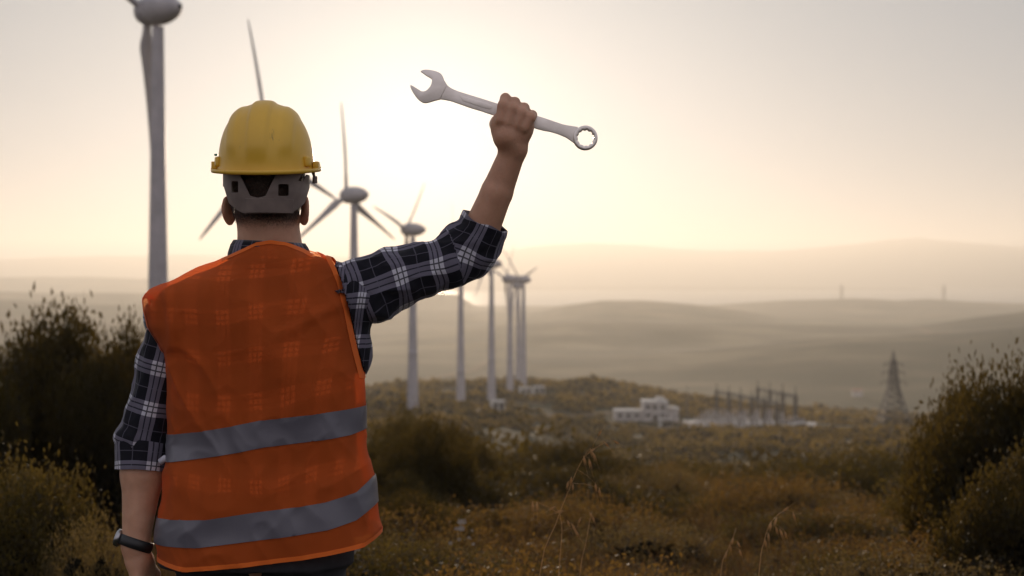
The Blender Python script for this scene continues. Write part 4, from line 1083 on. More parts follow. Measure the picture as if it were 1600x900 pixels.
# rain gutter brim, deeper as a peak over the face
V = []; pr = [(0, 0.003), (.0, -.0015), (.5, -.0035), (.92, -.0028), (1.0, .0015), (.98, .006), (.90, .0062), (.84, .001), (.5, .0002)]
for i in range(NA):
    a = 2*math.pi*i/NA; base = hat_pt(a, 0); w = .0125 + .030*max(0, math.sin(a))**2.5 + .002*abs(math.cos(a))
    d_ = np.array([math.cos(a), math.sin(a), 0])
    for (u_, z_) in pr: V.append(tilt(base*[.985, .985, 1] + d_*w*u_ + np.array([0, 0, z_ - .012*max(0, math.sin(a))**3*u_])))
k9 = len(pr); Fc = [(i*k9+j, ((i+1) % NA)*k9+j, ((i+1) % NA)*k9+(j+1) % k9, i*k9+(j+1) % k9) for i in range(NA) for j in range(k9)]
brim = wpart('brim', V, [f[::-1] for f in Fc], M_hat, hat)
for s in (-1, 1):       # side slots for ear defenders, strap clip
    mb = MB(); c_ = tilt(np.array([s*.1125, -.004, .010])); mb.box(tuple(c_), (.013, .036, .017), bev=.002); o_ = mb.build('side_slot', M_hat, hat, True); o_.location = -Vector(HC)
    mb = MB(); c_ = tilt(np.array([s*.099, -.050, .021])); mb.box(tuple(c_), (.010, .022, .022), R(-22*s), bev=.004); o_ = mb.build('side_boss', M_hat, hat, True); o_.location = -Vector(HC)
mb = MB(); mb.box(tuple(W(492, 281, YM-.01)), (.009, .014, .016), R(20), bev=.002); mb.tube([W(489, 268, YM-.01), W(491, 276, YM-.01), W(494, 286, YM-.012)], [.004, .003, .002], 8); o_ = mb.build('strap_clip', M_band, hat, True); o_.location = -Vector(HC)
mb = MB(); mb.box(tuple(W(337.5, 242, YM-.0)), (.0075, .02, .0035), R(10), bev=.001); o_ = mb.build('sticker_tag', flat('green tag', (.02, .22, .14), .4), hat, True); o_.location = -Vector(HC)
# suspension band behind the head, windows cut through
ra, rb = .0935, .1085; C2 = W(417, 300, YM); V = []; NU, NV = 260, 56
for j in range(NV):
    py = 270 + (j/(NV-1))*66
    for i in range(NU):
        a = math.pi + (i/(NU-1))*math.pi
        k = 1 - .055*max(0, (py-300)/33)
        V.append((C2[0] + ra*k*math.cos(a), C2[1] + rb*k*math.sin(a), zp(py, YM-.08)))
V = np.array(V); Fc = np.array([(j*NU+i, j*NU+i+1, (j+1)*NU+i+1, (j+1)*NU+i) for j in range(NV-1) for i in range(NU-1)])
def pxo(p): return 800 + p[:, 0]/p[:, 1]*F, HY - (p[:, 2]-ZC)/p[:, 1]*F
def g_band(p):
    x, y = pxo(p); xc = (x-417)
    bot = 333.5 - 26*np.clip((np.abs(xc)-32)/34, 0, 1)**1.7 - 16*(np.abs(xc) > 58)*np.clip((np.abs(xc)-58)/8, 0, 1)
    g = y - bot
    hw = np.interp(y, [268, 272, 306, 309], [28, 27.5, 12, 0]); trap = np.where(y < 310, hw - np.abs(xc + 14), -5); trap = np.minimum(trap, 309-y)
    def win(cx, cy, w, h): 
        dx = np.abs(x-cx)-w; dy = np.abs(y-cy)-h; return -(np.maximum(np.sqrt(np.maximum(dx+2, 0)**2 + np.maximum(dy+2, 0)**2), .01)-2 + np.minimum(np.maximum(dx+2, dy+2), 0))
    slot = np.minimum(4-np.abs(xc-56 + (y-275)*.6), 8-np.abs(y-275))
    return np.maximum.reduce([g, trap, win(368, 292, 5.2, 9), win(442.5, 297, 8, 9.2), slot])/700
Pb, Fb, _ = cut(V, Fc, g_band)
susp = wpart('suspension_band', Pb, Fb, M_band, hat); md = susp.modifiers.new('thickness', 'SOLIDIFY'); md.thickness = .0022
def g_adj(p):
    x, y = pxo(p); dx = np.abs(x-421)-37; dy = np.abs(y-321.5-(x-421)*.02)-11; return np.maximum(dx, dy)/700
V2_ = V.copy(); cen = C2[:2]; V2_[:, :2] = cen + (V[:, :2]-cen)*1.04
q_, f_, _ = cut(V2_, Fc, g_adj); ad_ = wpart('adjuster', q_, f_, M_band, susp); md = ad_.modifiers.new('thickness', 'SOLIDIFY'); md.thickness = .0018
mb = MB()
for j in range(3):
    for i in range(9):
        if i == 4: continue
        px = 390 + i*7.6 + j*1.2; py = 316 + j*5.6
        # find the adjuster surface along this direction
        best = None
        for a in np.linspace(math.pi, 2*math.pi, 400):
            k = 1 - .055*max(0, (py-300)/33); x = cen[0] + ra*k*1.04*math.cos(a); y = cen[1] + rb*k*1.04*math.sin(a); e = abs(800 + x/y*F - px)
            if best is None or e < best[0]: best = (e, x, y, a)
        _, x, y, a = best; nrm = np.array([math.cos(a)*rb, math.sin(a)*ra, 0]); nrm /= np.linalg.norm(nrm); c_ = np.array([x, y, zp(py, y)])
        mb.tube([c_ + nrm*.0004, c_ + nrm*.0009], .0022, 8)
o_ = mb.build('adjuster_holes', M_dark, susp); o_.location = -Vector(HC)

# ------------------------------------------------------------------ combination wrench
M_chrome = noisy('satin chrome', (.80, .74, .68), (.94, .88, .82), scale=22, rough=.3, metal=.8, bump=.25, bscale=60, dist=.001)
YWR = YM + .010
wo = tuple(W(800, 182, YWR)); wrench = empty('combination_wrench', wo); tag(wrench, 'large steel combination wrench gripped in the raised fist', 'wrench')
def solid(name, loops, th, mat, parent, yc, bevel=.0022, hole=None):
    bm = bmesh.new(); outer = [bm.verts.new(tuple(W(x, y, YWR) - np.array([0, YWR - yc + th/2, 0]))) for x, y in loops]
    if hole is None:
        f0 = [bm.faces.new(outer)]
    else:
        inner = [bm.verts.new(tuple(W(x, y, YWR) - np.array([0, YWR - yc + th/2, 0]))) for x, y in hole]; n_ = len(outer)
        f0 = [bm.faces.new((outer[i], outer[(i+1) % n_], inner[(i+1) % n_], inner[i])) for i in range(n_)]
    bmesh.ops.recalc_face_normals(bm, faces=f0)
    ret = bmesh.ops.extrude_face_region(bm, geom=f0); vs_ = [v for v in ret['geom'] if isinstance(v, bmesh.types.BMVert)]
    bmesh.ops.translate(bm, vec=(0, th, 0), verts=vs_)
    bmesh.ops.recalc_face_normals(bm, faces=bm.faces[:])
    ed = [e for e in bm.edges if len(e.link_faces) == 2 and e.calc_face_angle(0) > 1.0 and abs((e.verts[0].co - e.verts[1].co).y) < th*.5]
    bmesh.ops.bevel(bm, geom=ed, offset=bevel, segments=3, affect='EDGES', profile=.6, clamp_overlap=True)
    bm.verts.index_update(); V = [tuple(v.co) for v in bm.verts]; Fc = [[v.index for v in f.verts] for f in bm.faces]; bm.free()
    o = wpart(name, V, Fc, mat, parent, smooth=False)
    for p_ in o.data.polygons: p_.use_smooth = True
    o.data.set_sharp_from_angle(angle=R(38)); return o
def spline(pts, sub=4):
    out = []; n_ = len(pts)
    for i in range(n_-1):
        p0, p1, p2, p3 = (np.array(pts[min(max(k, 0), n_-1)], float) for k in (i-1, i, i+1, i+2))
        for s in range(sub):
            t = s/sub; out.append(tuple(.5*((2*p1) + (p2-p0)*t + (2*p0-5*p1+4*p2-p3)*t*t + (3*p1-p0-3*p2+p3)*t**3)))
    out.append(tuple(pts[-1])); return out
topj = [(657.3, 112), (660, 110.2), (667, 109.3), (677.3, 110.7), (686.7, 114), (691.6, 118.9), (694.9, 126.7), (698.9, 133)]
jaw = spline(topj) + spline([(687.5, 155.5), (678.7, 157.6), (670.7, 160), (664, 161), (658.5, 159.3), (652, 154), (645.3, 144.7), (642, 138), (641.2, 133.8)]) \
    + [(642.8, 133.3), (650.7, 138), (658.7, 143)] + spline([(661.3, 143.5), (666.9, 141.2), (672.7, 134.7), (675, 127.3), (674.1, 123.3)])[1:] + [(665.3, 117.8)]
solid('open_jaw', jaw, .0125, M_chrome, wrench, YWR, .003)
shank = spline([(694.5, 127), (698.9, 133.2), (705.3, 138), (716, 142.7), (733.3, 148.3), (753.3, 154.4), (777.3, 162), (842.1, 182), (855.5, 186.3), (870, 191.4), (881.5, 195), (893.1, 197), (903, 198.5)], 3) \
    + spline([(899, 225.5), (893.1, 221), (884.4, 215.2), (872.9, 210.2), (858.4, 205.8), (840.4, 202), (768, 179.3), (753.3, 174.3), (734.7, 168.7), (718.7, 163), (702.7, 157.7), (688, 155.3), (682, 156)], 3)
solid('shank', shank, .0088, M_chrome, wrench, YWR, .0030)
panel = spline([(716, 148), (740, 155.5), (767, 164), (765, 172), (738, 163.5), (713, 155.5)], 2)
solid('grip_panel', panel[:-1], .0094, M_chrome, wrench, YWR, .0012)
cx_, cy_ = 914.5, 215.7; no = 72
ring = [(cx_ + 19.2*math.cos(2*math.pi*i/no), cy_ + 19.2*math.sin(2*math.pi*i/no)) for i in range(no)]
hole = [(cx_ + 0.3 + (13.4 - 1.5*abs(math.cos(6*(2*math.pi*i/no)+.4))**1.0)*math.cos(2*math.pi*i/no), cy_ + .3 + (13.4 - 1.5*abs(math.cos(6*(2*math.pi*i/no)+.4)))*math.sin(2*math.pi*i/no)) for i in range(no)]
solid('box_ring', ring, .0165, M_chrome, wrench, YWR, .0032, hole)
# ------------------------------------------------------------------ plants
rng = np.random.default_rng(11)
M_leaf_dark = leafy('dark shrub leaves', (.007, .0075, .005), (.014, .014, .008), .34, (0.19, 0.125, 0.022), 2.5)
M_leaf_mid = leafy('olive shrub leaves', (.009, .010, .006), (.022, .020, .009), .34, (0.24, 0.16, 0.03), 2.0)
M_leaf_grey = leafy('grey green scrub leaves', (.018, .018, .012), (.04, .036, .022), .38, (0.33, 0.22, 0.07), 3.0)
M_core = noisy('light blocking core', (.007, .007, .004), (.016, .013, .008), scale=6, rough=.9, spec=.1)  # for the opaque sheets added inside shrubs and scrub to block light
M_twig = noisy('bark', (.035, .025, .018), (.07, .05, .035), scale=12, rough=.9, bump=.3)
M_grass = leafy('dry grass', (.035, .023, .012), (.10, .06, .026), .45, (.46, .25, .07), 1.2)
M_flower = flat('pale flower petals', (.33, .30, .26), .7)
def quads(C_, D_, L_, Wd, fold=.25):
    """leaf faces: centre, direction, length, width; bent once across the middle"""
    n_ = len(C_); r_ = rng.normal(size=(n_, 3)); S_ = np.cross(D_, r_); S_ /= np.linalg.norm(S_, axis=1, keepdims=True)+1e-9
    Nn = np.cross(D_, S_); L_ = np.broadcast_to(L_, n_)[:, None]; Wd = np.broadcast_to(Wd, n_)[:, None]
    a = C_ - D_*L_/2; e = C_ + D_*L_/2 + Nn*L_*fold*.3; b1 = C_ + S_*Wd/2 + Nn*L_*fold*.3; b2 = C_ - S_*Wd/2 + Nn*L_*fold*.3
    V_ = np.stack([a, b1, e, b2], 1).reshape(-1, 3); i = np.arange(n_)*4
    return V_, np.stack([i, i+1, i+2, i+3], -1)
def shrub_mesh(seed, tips, per, lsize, squash=1.0, spiky=0.0, lobes=5, inner=.5):
    """foliage of a shrub about 1 m in radius and 'squash' high, standing on z=0"""
    g_ = np.random.default_rng(seed); th = g_.uniform(0, 2*np.pi, tips); ph = np.arccos(g_.uniform(-.15, 1, tips))
    d = np.stack([np.sin(ph)*np.cos(th), np.sin(ph)*np.sin(th), np.cos(ph)], -1)
    ld = g_.normal(size=(lobes, 3)); ld[:, 2] = np.abs(ld[:, 2])*.7; ld /= np.linalg.norm(ld, axis=1, keepdims=True); la = g_.uniform(.04, .19, lobes)
    rad = .72 + (la[None]*np.exp(-((1 - d @ ld.T)/.16)**1.2)).sum(1) + .10*n3(d, .35, seed) + .06*n3(d, .15, seed+3)
    lay = inner + (1-inner)*g_.uniform(0, 1, tips)**.45
    c_ = d*(rad*lay)[:, None]; c_[:, 2] = np.maximum(c_[:, 2], .02)*squash
    if spiky > 0:
        sp_ = g_.uniform(0, 1, tips) < .25; c_[sp_, 2] += np.minimum(g_.exponential(spiky, sp_.sum()), spiky*2.6)*(d[sp_, 2] > .2)
    C_ = np.repeat(c_, per, 0) + g_.normal(size=(tips*per, 3))*np.array([1, 1, 1.2 + 2*spiky])*lsize*1.25
    D_ = np.repeat(d, per, 0)*.7 + g_.normal(size=(tips*per, 3))*.7 + [0, 0, .35]; D_ /= np.linalg.norm(D_, axis=1, keepdims=True)
    global rng; rng = g_
    top_ = np.percentile(C_[:, 2], 99.6); rr2 = np.percentile(np.hypot(C_[:, 0], C_[:, 1]), 98)
    C_[:, :2] *= (1 + .5*np.clip(C_[:, 2:]/top_, 0, 1)**1.3)*(1 - .45*np.clip(C_[:, 2:]/top_ - .8, 0, 1)); rr2 = np.percentile(np.hypot(C_[:, 0], C_[:, 1]), 98)
    C_ = C_/[rr2, rr2, top_/squash]; L_ = lsize*g_.uniform(.7, 1.4, len(C_)); return quads(C_, D_, L_, L_*g_.uniform(.35, .6, len(C_)))
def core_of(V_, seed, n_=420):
    "large dark quads added inside a shrub to keep the light from passing straight through"
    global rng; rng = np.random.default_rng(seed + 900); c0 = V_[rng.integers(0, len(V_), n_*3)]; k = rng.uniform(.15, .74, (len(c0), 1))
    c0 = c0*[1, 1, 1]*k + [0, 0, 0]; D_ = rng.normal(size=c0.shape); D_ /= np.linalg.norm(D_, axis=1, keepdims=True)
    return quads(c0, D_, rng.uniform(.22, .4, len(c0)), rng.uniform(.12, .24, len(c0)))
def stems_mesh(seed, n_, h, spread):
    g_ = random.Random(seed); mb = MB()
    for k in range(n_):
        a = g_.uniform(0, 6.28); r_ = g_.uniform(.3, .9)*spread; hh = h*g_.uniform(.55, .95); pts = []
        for j in range(5):
            t = j/4; pts.append((math.cos(a)*r_*t + g_.uniform(-.03, .03)*t, math.sin(a)*r_*t + g_.uniform(-.03, .03)*t, hh*t**.9 - .15*(1-t)))
        mb.tube(pts, [.03, .024, .017, .011, .005], 5)
        for q_ in range(3):
            b_ = pts[2+q_ % 2]; mb.tube([b_, (b_[0]+g_.uniform(-.25, .25), b_[1]+g_.uniform(-.25, .25), b_[2]+g_.uniform(.1, .3))], [.01, .004], 4)
    return mb
PROTO = {}
def proto(key, seed, tips, per, ls, squash, spiky, mat, inner=.5, stems=9):
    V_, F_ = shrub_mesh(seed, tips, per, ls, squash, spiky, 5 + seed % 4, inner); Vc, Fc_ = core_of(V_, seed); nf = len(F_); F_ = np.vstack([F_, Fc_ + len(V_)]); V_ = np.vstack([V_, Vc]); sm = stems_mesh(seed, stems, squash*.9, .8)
    PROTO[key] = (mesh_of('foliage', V_, F_, (mat, M_core), False, [0]*nf + [1]*(len(F_)-nf)), mesh_of('stem', sm.v, sm.f, (M_twig,), True))
def place(key, x, y, r_, h, rz, name='shrub', label=None, cat='shrub', group=None, sink=.06):
    t_ = empty(name, (x, y, hz(x, y) - sink*h), rz); t_.scale = (r_, r_, h); tag(t_, label, cat, group)
    link('foliage', PROTO[key][0], t_); link('stem', PROTO[key][1], t_); return t_
# near shrubs, fine leaves
proto('mastic', 3, 2400, 32, .036, 1.0, .0, M_leaf_dark)
proto('mastic_b', 8, 1500, 28, .036, 1.0, .02, M_leaf_mid)
proto('upright', 5, 2400, 30, .036, 1.0, .045, M_leaf_dark)
proto('scrub', 12, 900, 22, .030, 1.0, .06, M_leaf_grey, .35)
def at_px(px, d): return (px-800)/F*d
def near(key, px, d, top, width_px, rz, label, name='shrub', deep=1.0):
    """shrub whose top shows at photo row 'top' and whose width spans width_px"""
    x = at_px(px, d); z0 = hz(x, d); h = (ZC - (top-HY)/F*d) - z0; r_ = width_px/2/F*d
    return place(key, x, d, r_*1.02, h*1.02, rz, name, label)
near('mastic', 75, 14.0, 500, 400, .4, 'big dark rounded shrub on the far left, reaching almost to the horizon')
near('mastic', 192, 13.0, 522, 230, 2.1, 'dark shrub just behind the hanging left arm, lower than its big neighbour')
near('mastic', -90, 12.0, 500, 300, 3.3, 'dark shrub cut by the left edge of the picture beside the biggest one')
near('mastic', 128, 13.6, 510, 260, 5.2, 'dark shrub filling the gap between the two tall ones on the far left')
near('mastic', 225, 15.5, 545, 150, 4.4, 'small dark shrub showing beside the left upper arm')
near('mastic_b', 30, 6.6, 722, 330, 1.2, 'olive leafy bush in the lower left corner')
near('scrub', 150, 6.0, 800, 190, 4.0, 'low grey green bush beside the wrist watch')
near('upright', 1598, 8.6, 572, 310, .9, 'tall dark bush with upright shoots at the right edge')
near('upright', 1500, 9.2, 606, 180, 2.6, 'dark bush with thin shoots in front of the pylon, left part of the right thicket')
near('mastic', 1605, 7.0, 715, 300, 5.0, 'dark bush filling the lower right corner below the tall one')
near('upright', 1690, 8.4, 560, 260, 3.0, 'dark bush cut by the right edge of the picture')
near('mastic_b', 628, 24.0, 640, 130, .3, 'sunlit topped bush right beside the vest, left of its twin')
near('mastic', 702, 23.0, 668, 140, 1.9, 'dark bush right of the one beside the vest')
near('mastic', 640, 15.0, 745, 170, 3.5, 'dark low bush near the lower reflective strip')
near('scrub', 700, 7.0, 838, 190, .7, 'small leaved pale green bush at the bottom, right of the vest hem', 'shrub')
near('scrub', 610, 8.0, 825, 130, 2.2, 'small bush at the bottom against the vest hem')
near('mastic_b', 1210, 26.0, 752, 190, 1.0, 'olive bush with a lit top in the middle right, above the dry grass')
near('mastic_b', 1080, 34.0, 722, 150, 2.4, 'rounded bush below the white building')
near('mastic', 665, 17.0, 662, 190, .8, 'large dark bush beside the vest between its two stripes')
near('mastic', 752, 20.0, 700, 120, 2.8, 'dark bush on the right shoulder of the large one beside the vest')
near('mastic', 650, 9.5, 775, 200, 4.1, 'dark bush low down between the two reflective stripes and the flowers')
near('mastic', 770, 11.0, 806, 170, 5.9, 'dark brown bush at the bottom left of the tallest wild oat')
near('mastic', 870, 12.5, 800, 190, 1.4, 'dark bush behind the short bright oat stalk')
near('mastic', 940, 36.0, 712, 130, 2.2, 'round dark bush behind the head of the tallest wild oat')
near('mastic', 1010, 15.0, 805, 200, .1, 'dark bush at the bottom centre right, before the orange grass')
near('mastic_b', 1440, 12.0, 770, 160, 3.0, 'low bush at the foot of the right thicket')
near('mastic', 845, 38.0, 700, 160, 3.0, 'dark green bush right of the low ones by the vest, below the turbine feet')
near('mastic', 1340, 22.0, 745, 170, .2, 'dark bush between the dry grass and the right thicket')
near('mastic_b', 960, 30.0, 735, 120, 5.2, 'small rounded bush behind the tallest wild oat')
# low undershrubs between the big bushes and the grass
proto('under', 31, 700, 20, .038, 1.0, .05, leafy('brown undershrub leaves', (.010, .008, .005), (.028, .02, .01), .4, (0.36, 0.2, 0.045), 3.0), .35, 8)
g6 = np.random.default_rng(9)
for k in range(230):
    d = 5.2*math.exp(g6.uniform(0, 2.4)); px = g6.uniform(500, 1500); r_ = g6.uniform(.2, .55)*(1 + d/16)
    if 880 < px < 1430 and 8 < d < 17 and k % 3: continue
    x = at_px(px, d); place(['under', 'scrub', 'under', 'mastic_b'][k % 4], x, d, r_, r_*g6.uniform(.6, .95), g6.uniform(0, 6.28), 'undershrub', 'one of the knee high brown shrubs crowding the foreground below the man', 'shrub', 'knee high shrubs in the foreground', .1)
g7 = np.random.default_rng(15); done = []
while len(done) < 60:
    d = 17*math.exp(g7.uniform(0, 1.5)); px = g7.uniform(600, 1420); r_ = g7.uniform(.8, 1.6)*(1 + d/70); x = at_px(px, d)
    if 960 < px < 1400 and d < 20: continue
    if any((x-a)**2 + (d-b_)**2 < (.75*(r_+c_))**2 for a, b_, c_ in done): continue
    done.append((x, d, r_)); place('mastic' if len(done) % 3 else 'mastic_b', x, d, r_, r_*g7.uniform(.55, .85), g7.uniform(0, 6.28), 'shrub', 'one of the dark dome shaped shrubs crowding the dip between the grass and the turbines', 'shrub', 'dome shaped shrubs in the dip', .12)
# pale flowers near the hem
fl = MB(); g2 = random.Random(4)
for k in range(26):
    px = g2.uniform(548, 600) if k < 16 else g2.gauss(715, 22); d = g2.uniform(6.6, 7.6); py = g2.uniform(850, 896) if k < 16 else g2.uniform(808, 850)
    c_ = W(px, py, d); r_ = g2.uniform(.004, .009); a0 = g2.uniform(0, 6)
    for j in range(5):
        a = a0 + j*1.2566; p1 = c_ + np.array([math.cos(a)*r_*2, -.004, math.sin(a)*r_*2]); pa = c_ + np.array([math.cos(a+.5)*r_*1.4, 0, math.sin(a+.5)*r_*1.4]); pb = c_ + np.array([math.cos(a-.5)*r_*1.4, 0, math.sin(a-.5)*r_*1.4])
        fl.add([c_, pa, p1, pb], [(0, 1, 2, 3)])
tag(fl.build('wildflowers', M_flower), kind='stuff')

# countable shrubs down the slope
for k, (sd_, mt) in enumerate(((21, M_leaf_dark), (22, M_leaf_mid), (23, M_leaf_mid), (24, M_leaf_dark), (25, M_leaf_grey))):
    proto('far%d' % k, sd_, 420, 14, .075, 1.0, .04, mt, .45, 6)
g3 = np.random.default_rng(77); spots = []
def free(x, y, r_):
    px = 800 + x/y*F
    if 940 < px < 1290 and 436 < y < 512: return False
    for (qx, qy, qz, rr_) in PADS:
        if (x-qx)**2 + (y-qy)**2 < 36: return False
    return all((x-a)**2 + (y-b_)**2 > (.62*(r_+c_))**2 for a, b_, c_ in spots)
tries = 0
while len(spots) < 190 and tries < 20000:
    tries += 1; y = 17*math.exp(g3.uniform(0, 2.45)); px = g3.uniform(-60, 1660)
    if 240 < px < 560 and y < 120: continue
    x = (px-800)/F*y; r_ = g3.uniform(.7, 2.0)*(1 + y/90)
    if vnoise(x, y, 14 + y*.12, 31) < -.28: continue
    if 200 < px < 1500 and y < 30 and px > 760: continue
    if free(x, y, r_): spots.append((x, y, r_))
for i, (x, y, r_) in enumerate(spots):
    t_ = place('far%d' % int(g3.integers(0, 5)), x, y, r_, r_*g3.uniform(.62, .95), g3.uniform(0, 6.28), 'shrub', 'one of the many dark rounded shrubs scattered down the hillside', 'shrub', 'shrubs scattered down the hillside', .1)

# scrub mass farther down, one mesh
g4 = np.random.default_rng(5); N_ = 46000
y = 62*np.exp(g4.uniform(0, 2.64, N_)); px = g4.uniform(-80, 1680, N_); x = (px-800)/F*y
dens = vnoise(x, y, 26, 41)*.8 + vnoise(x, y, 9, 42)*.6 + vnoise(x, y, 80, 43)*.4
ok = (dens > -.42) & ~((px > 945) & (px < 1290) & (y > 436) & (y < 512)) & (y < 860)
for tr in [o for o in bpy.data.objects if o.name.startswith('dirt_track')]:
    tv = np.empty(len(tr.data.vertices)*3, np.float32); tr.data.vertices.foreach_get('co', tv); tv = tv.reshape(-1, 3)[::3]
    for q_ in tv:
        if q_[1] < 900: ok &= ((x-q_[0])**2 + ((y-q_[1]))**2 > 14)
for (qx, qy, *_) in PADS[:6]: ok &= ((x-qx)**2 + (y-qy)**2 > 40)
for (qx, qy) in KIOSKS: ok &= ((x-qx)**2 + ((y-qy+14)/4.0)**2 > 20)
x = x[ok]; y = y[ok]; dens = dens[ok]; z = height(x, y); k_ = 22; R_ = g4.uniform(.5, 1.3, len(x))*(.7 + y/380)*(.75 + .9*np.clip(dens, 0, 1))
d_ = g4.normal(size=(len(x), k_, 3)); d_[..., 2] = np.abs(d_[..., 2]); d_ /= np.linalg.norm(d_, axis=2, keepdims=True)
C_ = np.stack([x, y, z], -1)[:, None] + d_*R_[:, None, None]*np.array([1, 1, .95])*g4.uniform(.6, 1, (len(x), k_, 1))
Cin = np.stack([x, y, z], -1)[:, None] + g4.uniform(-1, 1, (len(x), 7, 3))*R_[:, None, None]*[.42, .42, .25] + np.array([0, 0, .3])*R_[:, None, None]  # big dark quads added low inside each clump to stop light shining through
rng = g4; D_ = (d_ + g4.normal(size=d_.shape)*.8).reshape(-1, 3); D_ /= np.linalg.norm(D_, axis=1, keepdims=True)
Vq, Fq_ = quads(C_.reshape(-1, 3), D_, np.repeat(R_, k_)*.62, np.repeat(R_, k_)*.42)
Di = g4.normal(size=(len(x)*7, 3)); Di /= np.linalg.norm(Di, axis=1, keepdims=True); Vi, Fi = quads(Cin.reshape(-1, 3), Di, np.repeat(R_, 7)*1.0, np.repeat(R_, 7)*.8); nq = len(Fq_); Fq_ = np.vstack([Fq_, Fi + len(Vq)]); Vq = np.vstack([Vq, Vi])
tag(link('scrub', mesh_of('scrub', Vq, Fq_, (leafy('hillside scrub', (.005, .006, .004), (.042, .035, .014), .36, (0.46, 0.29, 0.05), .05), M_core), False, [0]*nq + [1]*(len(Fq_)-nq))), kind='stuff')
print('scrub faces', len(Fq_), 'shrubs', len(spots))

# dry grass, one mesh
def grass(name, n_, dmin, dmax, pxa, pxb, hgt, seed, thresh, mat, wid=.0035):
    g_ = np.random.default_rng(seed); y = dmin*np.exp(g_.uniform(0, math.log(dmax/dmin), n_)); px = g_.uniform(pxa, pxb, n_); x = (px-800)/F*y
    k = vnoise(x, y, 1.6, seed) + .5*vnoise(x, y, .5, seed+1) > thresh; x = x[k]; y = y[k]; n_ = len(x); z = height(x, y)
    h = hgt*g_.uniform(.45, 1.2, n_)*(1 + .35*vnoise(x, y, 2.3, seed+5)); a = g_.uniform(0, 6.28, n_); le = g_.uniform(.1, .55, n_)*h; w = wid*g_.uniform(.7, 1.4, n_)*(1 + y/14)
    sa = g_.uniform(0, 3.14, n_); S_ = np.stack([np.cos(sa), np.sin(sa), 0*sa], -1); B_ = np.stack([x, y, z-.03], -1); Ln = np.stack([np.cos(a)*le, np.sin(a)*le, 0*a], -1)
    pts = [B_ + Ln*t**2 + np.stack([0*h, 0*h, h*t*(1-.12*t)], -1) for t in (0, .35, .7, 1)]; ws = (1, .8, .5, .08)
    V_ = np.stack([p + s*S_*(w*q_)[:, None]/2 for p, q_ in zip(pts, ws) for s in (-1, 1)], 1).reshape(-1, 3); i = np.arange(n_)*8
    F_ = np.concatenate([np.stack([i+2*j, i+2*j+1, i+2*j+3, i+2*j+2], -1) for j in range(3)])
    tag(link(name, mesh_of(name, V_, F_, (mat,), False)), kind='stuff')
grass('dry_grass', 15000, 7.5, 22, 860, 1480, .30, 51, .25, M_grass)
grass('dry_grass', 9000, 4.8, 9, 700, 1520, .30, 61, .35, M_grass)
M_brush = leafy('brown undergrowth', (.014, .010, .006), (.04, .026, .013), .4, (0.161, 0.090, 0.032), 1.0)
grass('undergrowth', 26000, 5.0, 40, -80, 1680, .5, 71, -.5, M_brush, .007)

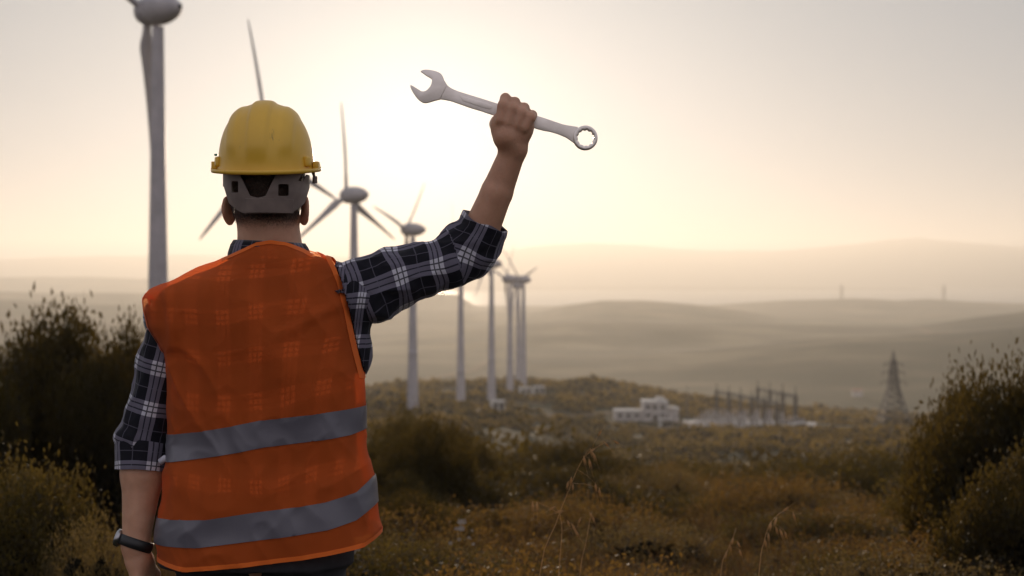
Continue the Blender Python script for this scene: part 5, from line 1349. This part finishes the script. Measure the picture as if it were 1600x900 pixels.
# wild oats: thin arched stems with drooping spikelets, each a plant of its own
M_oat = leafy('ripe oat straw', (.28, .19, .10), (.46, .33, .18), .45, (.75, .5, .22), 4)
def oat(pix, d, label, spikes, seed, thick=.0010):
    pts = [W(px, py, d + .03*i) for i, (px, py) in enumerate(pix)]; foot = np.array([pts[0][0] - .05, pts[0][1], hz(pts[0][0], pts[0][1])])
    o = foot.copy(); r_ = empty('wild_oat', tuple(foot)); tag(r_, label, 'grass stalk', 'wild oat stalks')
    P_ = [foot] + pts; mb = MB(); sm = [Vector(p - o) for p in P_]
    sp_ = []
    for i in range(len(sm)-1):
        for t in (0, .33, .66):
            a, b_, c_, e_ = (sm[min(max(k, 0), len(sm)-1)] for k in (i-1, i, i+1, i+2)); sp_.append(.5*((2*b_) + (c_-a)*t + (2*a-5*b_+4*c_-e_)*t*t + (3*b_-a-3*c_+e_)*t**3))
    sp_.append(sm[-1]); mb.tube(sp_, [thick*(1.6 - 1.1*i/len(sp_)) for i in range(len(sp_))], 5); mb.build('stem', M_oat, r_, True)
    g_ = random.Random(seed)
    for (px, py, ang, ln) in spikes:      # ang: degrees from straight down
        c_ = W(px, py, d + g_.uniform(-.01, .04)) - o; near_ = min(sp_, key=lambda q_: (q_-Vector(c_)).length)
        e_ = MB(); e_.tube([near_, (near_ + Vector(c_))/2 + Vector((0, 0, .004)), c_], .0004, 3)
        L_ = ln/F*d; dv = np.array([math.sin(R(ang)), g_.uniform(-.15, .15), -math.cos(R(ang))])
        for s in (-1, 1):
            q_ = np.array([s*.09*dv[2], 0, -s*.09*dv[0]]); e_.tube([c_, c_ + (dv*.35+q_*.5)*L_, c_ + (dv+q_)*L_*.8], [.0006, .0022, .0003], 5)
        e_.tube([c_ + dv*L_*.5, c_ + dv*L_*1.7 + np.array([.002, 0, 0])], [.0005, .00015], 3); e_.build('spikelet', M_oat, r_, True)
oat([(842, 905), (868, 820), (885, 775), (912, 715), (945, 692)], 4.3, 'tallest wild oat stalk in the middle, drooping to the right', [(958, 688, 60, 14), (930, 701, -60, 16), (912, 712, 10, 20), (920, 716, 12, 22), (926, 706, 20, 20), (944, 690, 40, 15), (934, 682, 150, 14), (922, 700, 15, 18), (893, 745, -8, 18), (888, 752, -12, 16), (895, 755, 0, 14), (930, 755, 8, 18), (936, 762, 6, 18)], 1)
oat([(872, 905), (878, 830), (875, 803), (884, 798)], 4.6, 'short bright oat stalk just left of the tallest one', [(880, 797, -70, 18), (868, 791, -60, 16), (886, 812, 20, 16), (893, 818, 28, 20), (897, 826, 30, 22), (832, 783, 3, 24), (839, 784, 0, 22)], 2)
oat([(905, 905), (915, 850), (922, 812), (925, 800)], 4.9, 'thin oat stalk right of the short bright one', [(921, 800, 25, 14), (926, 806, 15, 14), (908, 808, -25, 14)], 3)
oat([(1185, 905), (1193, 850), (1205, 815), (1232, 792)], 4.4, 'arched oat stalk on the right rising out of the dry grass', [(1222, 800, 130, 16), (1214, 808, -20, 18), (1205, 815, -10, 20), (1212, 822, 15, 18), (1218, 826, 20, 22), (1239, 800, 14, 16), (1200, 832, 5, 18), (1195, 842, 10, 18), (1226, 830, 16, 16)], 4)
oat([(1125, 905), (1135, 865), (1146, 838), (1150, 826)], 4.8, 'small oat stalk left of the arched one on the right', [(1146, 840, -15, 16), (1140, 850, 12, 16), (1152, 846, 25, 14), (1155, 858, 18, 14), (1135, 862, -8, 14)], 5)
